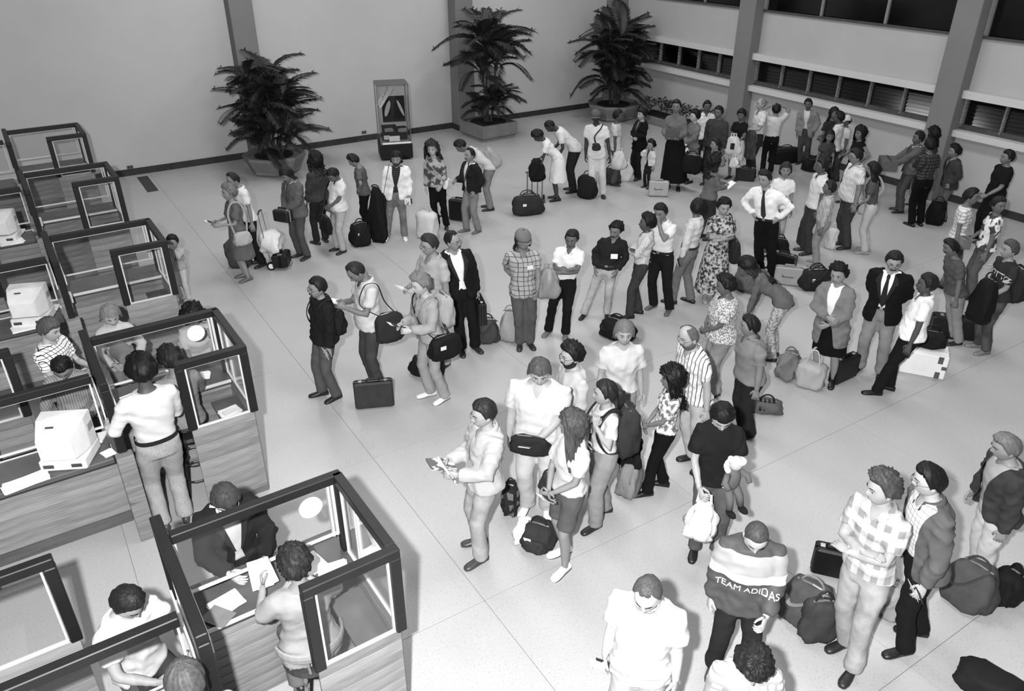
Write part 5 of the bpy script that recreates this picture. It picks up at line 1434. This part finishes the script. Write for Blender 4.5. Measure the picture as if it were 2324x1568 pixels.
soft_bag('instrument_bag', 'long black bag standing upright beside the man in white jacket', (862, 548), 30, .30, .20, 1.05, 18, 6, top=.45, belly=.2, hh=.05)
soft_bag('paper_carrier', 'tall pale paper carrier standing by the woman with permed hair', (972, 542), 30, .34, .26, .56, 196, 7, top=1.0, belly=.03, zipper=False, handles=2, hv=170, pb=(945, 475, 996, 546))
hard_case('suitcase', 'black suitcase with pale edges behind the man in black jacket', (1045, 500), 25, .46, .20, .46, 20, 185, pb=(1020, 450, 1068, 503))
hang(I['A9'], -.20, 'handbag', 'white handbag of the woman with permed hair', z=1.02, w=.24, d=.09, h_=.17, v=220, cross=True)
hang(I['A8'], .24, 'shoulder_bag', 'black shoulder bag of the man in white jacket', z=.95, w=.26, d=.12, h_=.34, v=20, cross=False)
on_back(I['A10'], 'backpack', 'pale backpack on the bending person behind the black jacket', dy=-.17, z=1.12, v=150, w=.30, straps=False, pitch=.6)
# luggage cart
ct = bag_root('luggage_cart', 'folding two-wheeled cart loaded with white bundles and a black box', 'luggage cart', (622, 604), 285)
chrome = metal(170, .25)
for s in (-1, 1):
    obj('rail', MB().tube([(s * .14, .0, .06), (s * .14, -.06, .60), (s * .12, -.10, .98)], .010, 7), chrome, ct)
    w_ = obj('wheel', MB().tube([(s * .17 - .014, 0, .075), (s * .17 + .014, 0, .075)], .075, 18), mat('cloth', 22), ct)
    obj('hub', MB().tube([(s * .17 - .017, 0, .075), (s * .17 + .017, 0, .075)], .045, 14), mat('cloth', 225), w_)
obj('grip', MB().tube([(-.12, -.10, .98), (0, -.105, 1.0), (.12, -.10, .98)], .013, 7), lth(24), ct)
obj('toe_plate', MB().tube([(-.14, 0, .05), (-.14, .3, .03), (.14, .3, .03), (.14, 0, .05)], .009, 6), chrome, ct)
soft_bag('bundle', 'white cloth bundle strapped on the luggage cart', None, 0, .42, .34, .34, 205, 8, loc=np.array(ct.location) + [0.02, .05, .28], rz=ct.rotation_euler[2], handles=0, zipper=False, noise_=.03)
hard_case('equipment_case', 'black box case at the bottom of the luggage cart', None, 0, .34, .26, .22, 20, 40, loc=np.array(at(642, 606)) + [0, 0, .04], rz=ct.rotation_euler[2])
# --- middle queue
hard_case('briefcase', 'upright dark briefcase standing alone in front of the white-shirted reader', (852, 922), 2, .44, .13, .31, 46, 80, pb=(806, 860, 897, 929))
soft_bag('camera_bag', 'small black camera bag behind the older woman\'s legs', (968, 852), 20, .40, .24, .24, 22, 9, pocket=True, pb=(927, 800, 1015, 860))
soft_bag('sack', 'round dark drawstring sack on the floor beside the black-suited man', (1106, 778), 0, .34, .32, .36, 64, 10, top=.55, strap=True, pb=(1077, 712, 1136, 784))
soft_bag('sack', 'pale canvas sack leaning beside the round dark sack', (1160, 774), 10, .34, .28, .46, 150, 11, top=.5, pb=(1130, 695, 1186, 780))
on_back(I['B1'], 'backpack', 'small black pack on the back of the man in black zipped jacket', z=1.1, w=.22, d=.15, h_=.34, v=24)
hang(I['B2'], -.20, 'shoulder_bag', 'dark shoulder bag at the back of the white-shirted reader', z=1.10, w=.36, d=.14, h_=.38, v=38, dy=-.16, cross=False)
on_back(I['B5'], 'backpack', 'pale grey backpack on the curly grey-haired woman', v=150, z=1.22, w=.32)
hang(I['B5'], -.24, 'shoulder_bag', 'black shoulder bag at the hip of the curly grey-haired woman', z=1.0, w=.40, d=.16, h_=.30, v=18, dy=-.06, cross=True, tagv=210)
hard_case('briefcase', 'dark briefcase with bright clasps held by the black-suited man', None, 0, .42, .12, .32, 30, 120, loc=hand_at(I['B4'], 1) - [0, 0, .35], rz=I['B4']['rz'] + 1.4)
shopping_bag('crumpled clear plastic bag under the arm of the man in flat cap', None, 0, .30, .42, 130, d=.2, loc=to_world(I['B6'], (-.30, .08, .78)), seed=4)
soft_bag('holdall', 'black domed holdall on the floor behind the fair-haired woman', (1400, 772), 30, .52, .34, .34, 18, 12, strap=True, pb=(1355, 712, 1445, 778))
soft_bag('duffel_bag', 'long dark duffel with a white tag in front of the bending woman in white', (1196, 487), 345, .80, .34, .36, 44, 13, tagv=220, handles=2, pb=(1158, 437, 1237, 491))
soft_bag('duffel_bag', 'black upright bag at the feet of the man with the baseball cap', (1332, 449), 20, .36, .30, .50, 24, 14, pb=(1308, 393, 1355, 453))
hard_case('briefcase', 'pale grey briefcase with a dark mark on the floor by the long black skirt', (1493, 443), 355, .46, .14, .34, 160, 150, mark=True, pb=(1470, 410, 1516, 447))
tr = bag_root('luggage_trolley', 'empty grey folding trolley standing behind the long dark duffel', 'luggage cart', (1213, 455), 350)
for s in (-.16, -.06, .06, .16):
    obj('rail', MB().tube([(s, 0, .05), (s, 0, .62)], .012, 6), metal(120), tr)
obj('grip', MB().tube([(-.20, 0, .62), (.20, 0, .62)], .018, 7), metal(110), tr)
obj('toe_plate', MB().cbox((0, .10, .03), (.40, .24, .02)), metal(90), tr)
for s in (-1, 1): obj('wheel', MB().tube([(s * .2 - .012, 0, .06), (s * .2 + .012, 0, .06)], .06, 14), mat('cloth', 24), tr)
hang(I['C3'], .0, 'camera_pouch', 'dark camera pouch on a strap across the capped man\'s chest', z=1.16, w=.15, d=.08, h_=.15, v=44, dy=.20, cross=True, ang=-90)
shopping_bag('white plastic bag held between the capped man and his neighbour', (1385, 402), 0, .30, .40, 190, loc=to_world(I['C4'], (.24, .10, .42)), seed=2)
shopping_bag('white plastic bag standing on the floor beside the leather-jacketed woman', (1418, 411), 0, .32, .44, 196, seed=3)
soft_bag('duffel_bag', 'dark red-brown bag on the floor behind the white plastic bag', (1386, 416), 0, .40, .26, .34, 52, 15)
hang(I['C8'], .0, 'handbag', 'patterned black and white bag held by the woman in grey jacket', z=.98, w=.34, d=.10, h_=.22, v=30, dy=.26, cross=False, ang=90, vm=mat('print', 230, 20, 14, .1, rough=.6))
soft_bag('handbag', 'round black bag hanging between the long skirt and the grey-jacketed woman', None, 0, .42, .16, .40, 14, 16, loc=to_world(I['C7'], (-.36, .12, .42)), rz=I['C7']['rz'])
shopping_bag('white bag printed with a dark square carried before the white skirt', None, 0, .34, .40, 196, loc=to_world(I['C11'], (.02, .24, .62)), mark=36, seed=6)
shopping_bag('white plastic bag with long knotted handles beside the woman in black top', (1646, 388), 0, .26, .30, 196, loc=to_world(I['C11'], (.34, .10, .26)), seed=7)
shopping_bag('little white plastic bag below the printed white bag', None, 0, .18, .22, 200, loc=to_world(I['C11'], (-.10, .30, .36)), seed=8)
hard_case('suitcase', 'black suitcase with a pale tag in front of the bald man', (1692, 402), 0, .56, .22, .44, 14, 120, pb=(1668, 378, 1712, 412))
soft_bag('suitcase', 'large black case on its side by the window wall', (1778, 368), 320, .8, .4, .34, 16, 17, top=1, belly=.02)
soft_bag('suitcase', 'low black case beyond the man in pale open jacket', (1850, 385), 320, .7, .4, .26, 18, 18, top=1, belly=.02)
jk = obj('folded_jacket', MB().rings(soft(.34, .16, .62, 3, .1, noise_=.03, top=.7)), mat('cloth', 66), None, to_world(I['C13'], (-.22, .22, .50)), I['C13']['rz']); tag(jk, 'dark jacket draped over the bald man\'s forearm', 'jacket')
# near the necktie man
hard_case('suitcase', 'black hard suitcase standing behind the pale grey case', (1776, 622), 20, .42, .17, .46, 16, 150, pb=(1743, 572, 1801, 628))
hard_case('briefcase', 'pale grey hard case with a dark maker mark', (1785, 643), 355, .46, .13, .34, 146, 130, mark=True, pb=(1754, 603, 1816, 649))
soft_bag('duffel_bag', 'dark leather holdall with rounded ends beside the pale grey case', (1845, 650), 335, .56, .28, .32, 30, 19, strap=True, tagv=225, handles=2, pb=(1810, 603, 1884, 663))
soft_bag('bag', 'plain black bag behind the necktie man', (1762, 590), 0, .34, .24, .40, 12, 20)
soft_bag('rucksack', 'bulky grey rucksack leaning beside the printed dress', (1694, 652), 20, .44, .28, .56, 92, 21, top=.6, strap=True, noise_=.015, pocket=True, pb=(1662, 588, 1722, 666))
hang(I['B12'], -.24, 'shoulder_bag', 'dark shoulder bag of the woman in the printed dress', z=1.08, w=.38, d=.14, h_=.36, v=34, cross=False, dy=.06, tagv=200)
hang(I['B19'], .22, 'handbag', 'white shoulder bag beside the woman with pale trousers', z=.98, w=.30, d=.12, h_=.30, v=190, cross=False, dy=.10)
soft_bag('paper_carrier', 'white paper bag on the floor behind the striped-shirted man', (1888, 566), 0, .24, .14, .34, 196, 22, top=1, belly=.02, zipper=False, pb=(1871, 515, 1894, 567))
hard_case('briefcase', 'slim black case behind the hand of the striped-shirted man', (1822, 560), 60, .4, .1, .32, 16, 50)
# box carriers
def carton(label, loc, rz, d, v=110, tapes=(), name='carton', cat='box'):
    t = thing(name, label, cat, loc, rz)
    obj('box', MB().cbox((0, 0, d[2] / 2), d, bev=.006), mat('cloth', v, rough=.85), t)
    obj('tape', MB().cbox((0, 0, d[2] + .001), (d[0] + .004, .05, .004)), mat('cloth', v - 25), t)
    for (x, z, w_, h_) in tapes:
        obj('tape_patch', MB().cbox((x, d[1] / 2 + .002, z), (w_, .004, h_)), mat('cloth', 86), t)
    return t
q = (hand_at(I['C20'], 0) + hand_at(I['C20'], 1)) / 2
carton('brown cardboard box carried by the man in grey suit jacket', q - [0, 0, .10], I['C20']['rz'], (.40, .30, .22), 88)
carton('small carton held by the man in white t-shirt with dark sleeves', hand_at(I['C26'], 0) - [0, 0, .10], I['C26']['rz'] + .4, (.22, .16, .18), 112)
p = at(2085, 838); carton('white carton patched with dark tape behind the leaning white-shirted man', p, heading(p, 352), (.58, .34, .32), 226, ((-.20, .27, .06, .10), (-.20, .05, .06, .09), (-.26, .16, .06, .05), (.2, .27, .06, .1)))
soft_bag('bag', 'black bag resting on top of the taped white carton', None, 0, .36, .24, .22, 18, 23, loc=p + [0.10, 0.02, .325], rz=heading(p, 352))
hard_case('suitcase', 'large dark suitcase in the hand of the man in grey t-shirt', (2165, 772), 345, .70, .22, .40, 24, 60, pb=(2108, 712, 2212, 771))
soft_bag('bag', 'big black bag at the feet of the dark plaid man', (2120, 508), 0, .52, .34, .42, 10, 24, pb=(2098, 450, 2140, 513))
soft_bag('shoulder_bag', 'long black bag slung at the grey t-shirt man\'s elbow', (2200, 735), 40, .30, .20, .62, 16, 25, top=.6, loc=to_world(I['D4'], (-.42, .02, .55)))
on_back(I['D5'], 'backpack', 'dark pack slung behind the lettered sweatshirt', v=36, z=1.1, w=.34, d=.2, h_=.46, straps=False)
soft_bag('bag', 'low dark bag lying alone in front of the huge grey duffel', None, 0, .5, .3, .4, 26, 44, handles=0, zipper=False, pb=(2165, 1497, 2320, 1600))
# --- grey-coat woman's things
soft_bag('sack', 'grey canvas sack beside the pale tote', (1787, 862), 10, .42, .34, .50, 106, 27, top=.6, strap=True, noise_=.02, pb=(1757, 785, 1813, 867))
soft_bag('tote_bag', 'pale tote with long handles beside the grey-coated woman', (1836, 882), 10, .42, .24, .48, 158, 28, top=1.05, belly=.0, handles=2, hh=.22, zipper=False, hv=170, pb=(1805, 812, 1866, 887))
hard_case('briefcase', 'black briefcase set end-on between the coat and the suit', (1910, 862), 300, .44, .14, .34, 20, 50)
soft_bag('roll_bag', 'striped roll bag with dark bands behind the boy', (1738, 934), 352, .58, .22, .22, 84, 29, handles=1, bands=4, top=.9, hv=22, pb=(1699, 898, 1775, 943))
soft_bag('shoulder_bag', 'black bag at the legs of the man in striped shirt', (1612, 985), 20, .40, .24, .44, 18, 30, pb=(1583, 915, 1626, 978))
# --- centre group
soft_bag('day_pack', 'black and white day pack on the floor at the shorts-wearing woman\'s feet', (1220, 1250), 20, .46, .30, .40, 48, 31, top=.7, pocket=True, tagv=210, pb=(1178, 1165, 1266, 1258))
soft_bag('pillow_bag', 'white bundle leaning against the black and white day pack', (1188, 1226), 20, .24, .22, .40, 226, 32, handles=0, zipper=False, pb=(1168, 1165, 1212, 1242))
soft_bag('tartan_bag', 'tartan bag standing behind the denim-jacketed man', (1166, 1158), 10, .30, .24, .50, 60, 33, vm=ck(96, 34, 9, .45), top=.9, pb=(1138, 1085, 1180, 1176))
on_back(I['D15'], 'backpack', 'large dark backpack on the woman with tied-back hair', v=46, z=1.16, w=.36, d=.24, h_=.52)
hang(I['D15'], .20, 'purse', 'dark patterned purse hanging from a thin cord across the white t-shirt', z=.98, w=.16, d=.06, h_=.22, v=46, cross=True, dy=.06)
soft_bag('basket_bag', 'big wicker-like bag on the floor behind the dark backpack', (1424, 1130), 20, .50, .26, .58, 128, 34, top=.8, bands=3, noise_=.01, hv=110, pb=(1398, 1030, 1453, 1137))
soft_bag('cloth_bundle', 'black cloth bundle hanging from the hands of the woman with big curls', None, 0, .30, .24, .50, 16, 35, loc=to_world(I['D16'], (.02, .30, .34)), rz=I['D16']['rz'], handles=0, zipper=False, noise_=.03, top=.4)
hang(I['D12'], .04, 'belt_pouch', 'black belt pouch at the waist of the tall man in white shirt', z=1.05, w=.36, d=.10, h_=.20, v=30, dy=.24, cross=False, ang=-90, strap_on=False)
hang(I['D14'], .20, 'belt_pouch', 'dark pouch at the hip of the woman with long wavy hair', z=1.02, w=.24, d=.10, h_=.22, v=44, dy=.02, cross=False, strap_on=False)
# stuffed doll and its plastic bag
q = hand_at(I['D17'], 1)
dl = thing('stuffed_doll', 'stuffed doll with fluffy white hair and grey suit in the boy\'s arm', 'toy', q + [.02, 0, -.04], I['D17']['rz'] + .6)
obj('torso', MB().ell((0, 0, .10), (.075, .06, .12), 0, 14, 10), mat('cloth', 92), dl, smooth=True)
obj('head', MB().ell((0, .01, .27), (.062, .058, .066), 0, 14, 10), mat('cloth', 176), dl, smooth=True)
fz = MB()
for k in range(26):
    a = k * 2.4; zz = .21 + .13 * ((k * .618) % 1)
    fz.ell((.068 * math.cos(a), .062 * math.sin(a), zz), (.026, .026, .026), 0, 8, 6)
obj('fluffy_hair', fz, mat('cloth', 240), dl, smooth=True)
for s in (-1, 1):
    obj('arm', MB().tube([(s * .06, 0, .17), (s * .12, .04, .12), (s * .11, .09, .08)], [.03, .028, .026], 8), mat('cloth', 92), dl, smooth=True)
    lg_ = obj('leg', MB().tube([(s * .035, 0, .02), (s * .05, .06, -.06), (s * .06, .08, -.15)], [.04, .036, .03], 8), mat('cloth', 92), dl, smooth=True)
    obj('boot', MB().ell((s * .065, .11, -.18), (.032, .06, .032), 0, 10, 8), mat('cloth', 20), lg_, smooth=True)
shopping_bag('slim white plastic bag hanging from the boy\'s hand', None, 0, .24, .44, 226, d=.12, loc=hand_at(I['D17'], 0) - [-.04, 0, .50], seed=11)
# --- front right
hard_case('briefcase', 'black briefcase standing behind the faded jeans', (1888, 1308), 350, .46, .15, .36, 16, 40, pb=(1838, 1233, 1923, 1313))
soft_bag('backpack', 'big dark backpack with grey straps on the floor beside the sports jacket', (1822, 1424), 15, .56, .30, .58, 74, 36, top=.75, strap=True, pocket=True, hv=120, cat='backpack', pb=(1762, 1300, 1888, 1434))
soft_bag('tote_bag', 'dark canvas tote with a round handle in front of the big backpack', (1860, 1454), 330, .44, .18, .44, 58, 37, top=.8, hh=.12, pb=(1806, 1348, 1888, 1464))
soft_bag('rucksack', 'pale rucksack behind the faded jeans', (2022, 1396), 0, .44, .30, .50, 140, 38, top=.9, strap=True, pb=(1990, 1305, 2048, 1410))
soft_bag('duffel_bag', 'huge soft grey duffel leaning by the man in white trousers', (2200, 1388), 15, .60, .34, .66, 72, 39, top=.7, strap=True, noise_=.012, pb=(2133, 1250, 2248, 1394))
soft_bag('bag', 'shiny black bag beside the huge grey duffel', (2284, 1380), 20, .36, .28, .50, 18, 40, top=.9, pb=(2248, 1270, 2312, 1383))
# rolled mat at the headband traveller's desk
rm = thing('rolled_mat', 'rolled grey foam mat held up against the booth glass by the headband traveller', 'mat', at(281, 803, ZW + .10) - [0, 0, .105], .02 + .25)
obj('roll', MB().tube([(0, -.13, .105), (0, .13, .105)], .105, 24), mat('cloth', 120, rough=.9), rm, smooth=False)
obj('core', MB().tube([(0, -.134, .105), (0, -.128, .105)], .045, 18), mat('cloth', 40), rm)
stool(1, .64, .44, 'dark bar stool under the curly-haired officer', .72); 
cs = thing('officer_chair', 'swivel chair with a curved wooden back under the grey-bloused officer', 'chair', in_booth(0, .71, .46), .02)
obj('seat', MB().tube([(0, 0, .60), (0, 0, .62), (0, 0, .655)], [(.19, .19), (.215, .215), (.20, .20)], 22), lth(60), cs)
obj('back_rail', MB().tube([(.24 * math.sin(a), -.24 * math.cos(a), .83 + .02 * math.cos(a)) for a in np.linspace(-1.5, 1.5, 15)], [(.014, .045)] * 15, 8), mat('wood', 150, 110), cs)
for a in (-1.2, -.4, .4, 1.2):
    obj('spindle', MB().tube([(.19 * math.sin(a), -.19 * math.cos(a), .64), (.235 * math.sin(a), -.235 * math.cos(a), .81)], .011, 7), mat('wood', 150, 110), cs)
for a in (.785, 2.356, 3.927, 5.498):
    obj('leg', MB().tube([(.13 * math.cos(a), .13 * math.sin(a), .60), (.22 * math.cos(a), .22 * math.sin(a), 0)], .016, 7), mat('wood', 120, 80), cs)
bt = thing('plastic_bottle', 'white plastic bottle on the rung of the bar stool', 'bottle', in_booth(1, .72, .30, .405))
obj('bottle', MB().tube([(0, 0, 0), (0, 0, .09), (0, 0, .12), (0, 0, .14)], [.03, .032, .014, .012], 14), mat('cloth', 230, rough=.4), bt)
obj('cap', MB().tube([(0, 0, .14), (0, 0, .16)], .015, 12), mat('cloth', 150), bt)
# --- passports, papers and books in hands
def held(key, side, kind, label, rz=0.0, dz=.01, tilt=.5):
    i = I[key]; p = hand_at(i, side)
    t = thing(kind, label, 'passport' if kind == 'passport' else 'book' if kind == 'book' else 'papers', p + [0, 0, dz], i['rz'] + rz)
    Rt = rotx(tilt)
    if kind == 'passport':
        obj('cover', MB().cbox((0, 0, 0), (.10, .13, .008), R=Rt, bev=.001), mat('cloth', 50), t)
        obj('slip', MB().cbox((.03, .03, .005), (.11, .15, .002), R=Rt), mat('cloth', 235), t)
    elif kind == 'book':
        obj('cover', MB().cbox((0, 0, 0), (.17, .24, .018), R=Rt, bev=.002), mat('print', 226, 90, 12, .1), t)
        obj('pages', MB().cbox((0, 0, .001), (.165, .236, .013), R=Rt), mat('cloth', 238), t)
    else:
        obj('sheet', MB().cbox((0, 0, 0), (.15, .21, .002), R=Rt), mat('cloth', 236), t)
        obj('sheet', MB().cbox((.02, -.01, .003), (.15, .20, .002), R=Rt @ rotz(.2)), mat('cloth', 228), t)
held('A2', 0, 'passport', 'passport with a white slip held out by the grey-dressed woman')
held('A11', 0, 'paper_slip', 'white paper slip in the hand of the man in black jacket')
held('A8', 1, 'passport', 'passport in the left hand of the man in white jacket', tilt=1.2)
held('B1', 1, 'passport', 'passport with white slip at the thigh of the man in zipped jacket', tilt=1.3)
held('B2', 0, 'paper_slip', 'white forms being read by the man behind the briefcase')
held('B3', 0, 'paper_slip', 'rolled white papers in the hand of the safari-shirted man')
held('B5', 0, 'passport', 'open passport before the curly grey-haired woman')
held('B11', 1, 'passport', 'passport held at the hip of the man facing away', tilt=1.2)
held('B14', 0, 'paper_slip', 'white paper in the hand of the woman with black curls')
ev = thing('envelope', 'large brown envelope held to the long-skirted woman\'s chest', 'envelope', (hand_at(I['C7'], 0) + hand_at(I['C7'], 1)) / 2 + [0, 0, .06], I['C7']['rz'])
obj('sheet', MB().cbox((0, .02, 0), (.30, .008, .24), R=rotx(-.25), bev=.002), mat('cloth', 86), ev)
obj('flap', MB().cbox((0, .028, .08), (.29, .004, .06), R=rotx(-.25)), mat('cloth', 72), ev)
q = (hand_at(I['C1'], 0) + hand_at(I['C1'], 1)) / 2
soft_bag('cloth_bundle', 'black cloth bundle in the hands of the woman in white dress', None, 0, .34, .30, .44, 16, 45, loc=q - [0, 0, .30], rz=I['C1']['rz'], handles=0, zipper=False, noise_=.02, top=.6)
held('C13', 1, 'passport', 'black wallet in the raised hand of the bald man')
held('D12', 1, 'passport', 'passport in the hand of the tall man in white shirt')
held('D13', 0, 'book', 'printed book in the hands of the denim-jacketed man', tilt=.3)
held('D13', 1, 'book', 'second printed book tucked against the denim jacket', dz=.05, tilt=1.1)
held('D14', 0, 'passport', 'passport with white slip held by the woman in shorts', tilt=.7)
held('D15', 0, 'passport', 'passport with white slip held to the white t-shirt')
held('D16', 1, 'paper_slip', 'white sheets in the hand of the woman with big curls', tilt=1.2)
held('E1', 0, 'passport', 'passport in the hand of the balding man in plain white shirt', tilt=1.2)
held('E5', 1, 'passport', 'white card and passport held by the man in checked shirt', tilt=1.1)
held('F8', 1, 'paper_slip', 'white forms lifted by the grey-bloused officer', tilt=1.0)
# ================================================================== lettering and garment details that need the finished cloth
finish_fuse()
from mathutils.bvhtree import BVHTree
def print_on(info, txt, size, z, x=0.0, v=225, slope=0.0, bold=.0, arc=0.0, name='lettering', sx=1.0):
    o = info['up']; bv = BVHTree.FromPolygons([q.co[:] for q in o.data.vertices], [tuple(p.vertices) for p in o.data.polygons])
    me = text_me(txt, size, 0.0, 0.0, bold); V = get_v(me); out = []
    c = info['T']((0, 0, z))
    for q in V:
        u = -q[0] * sx + x; w = q[1] + slope * u - arc * u * u
        hit = bv.ray_cast(Vector((c[0] + u, c[1] + 1.0, c[2] + w)), Vector((0, -1, 0)))[0]
        y = hit[1] + .005 if hit else c[1] + .15
        out.append((c[0] + u, y, c[2] + w))
    set_v(me, np.array(out)); me.flip_normals()
    t = obj(name, me, mat('cloth', v), info['root'])
    md = t.modifiers.new('t', 'SOLIDIFY'); md.thickness = .002
    return t
print_on(I['E2'], 'TEAM ADIDAS', .072, 1.125, v=215, slope=.0, bold=.0, arc=.35)
print_on(I['D5'], 'GROTTO', .12, 1.27, v=190, bold=.0, arc=.4)
# two-tone sports jacket
m = bpy.data.materials.new('two_tone'); m.use_nodes = True
N, L = m.node_tree.nodes, m.node_tree.links
b = N['Principled BSDF']; b.inputs['Roughness'].default_value = .7
tc = N.new('ShaderNodeTexCoord'); sx = N.new('ShaderNodeSeparateXYZ'); L.new(tc.outputs['Object'], sx.inputs[0])
rp = N.new('ShaderNodeValToRGB'); rp.color_ramp.interpolation = 'CONSTANT'
z0 = I['E2']['T']((0, 0, 1.175))[2]; z1 = I['E2']['T']((0, 0, 1.262))[2]; z2 = I['E2']['T']((0, 0, 1.425))[2]
mr = N.new('ShaderNodeMath'); mr.operation = 'MULTIPLY'; mr.inputs[1].default_value = .5; L.new(sx.outputs['Z'], mr.inputs[0]); L.new(mr.outputs[0], rp.inputs[0])
e = rp.color_ramp.elements
e[0].position = 0; e[0].color = g4(66); e[1].position = z0 / 2; e[1].color = g4(240)
q = e.new(z1 / 2); q.color = g4(150); q = e.new(z2 / 2); q.color = g4(62)
L.new(rp.outputs[0], b.inputs['Base Color'])
I['E2']['up'].data.materials[0] = m
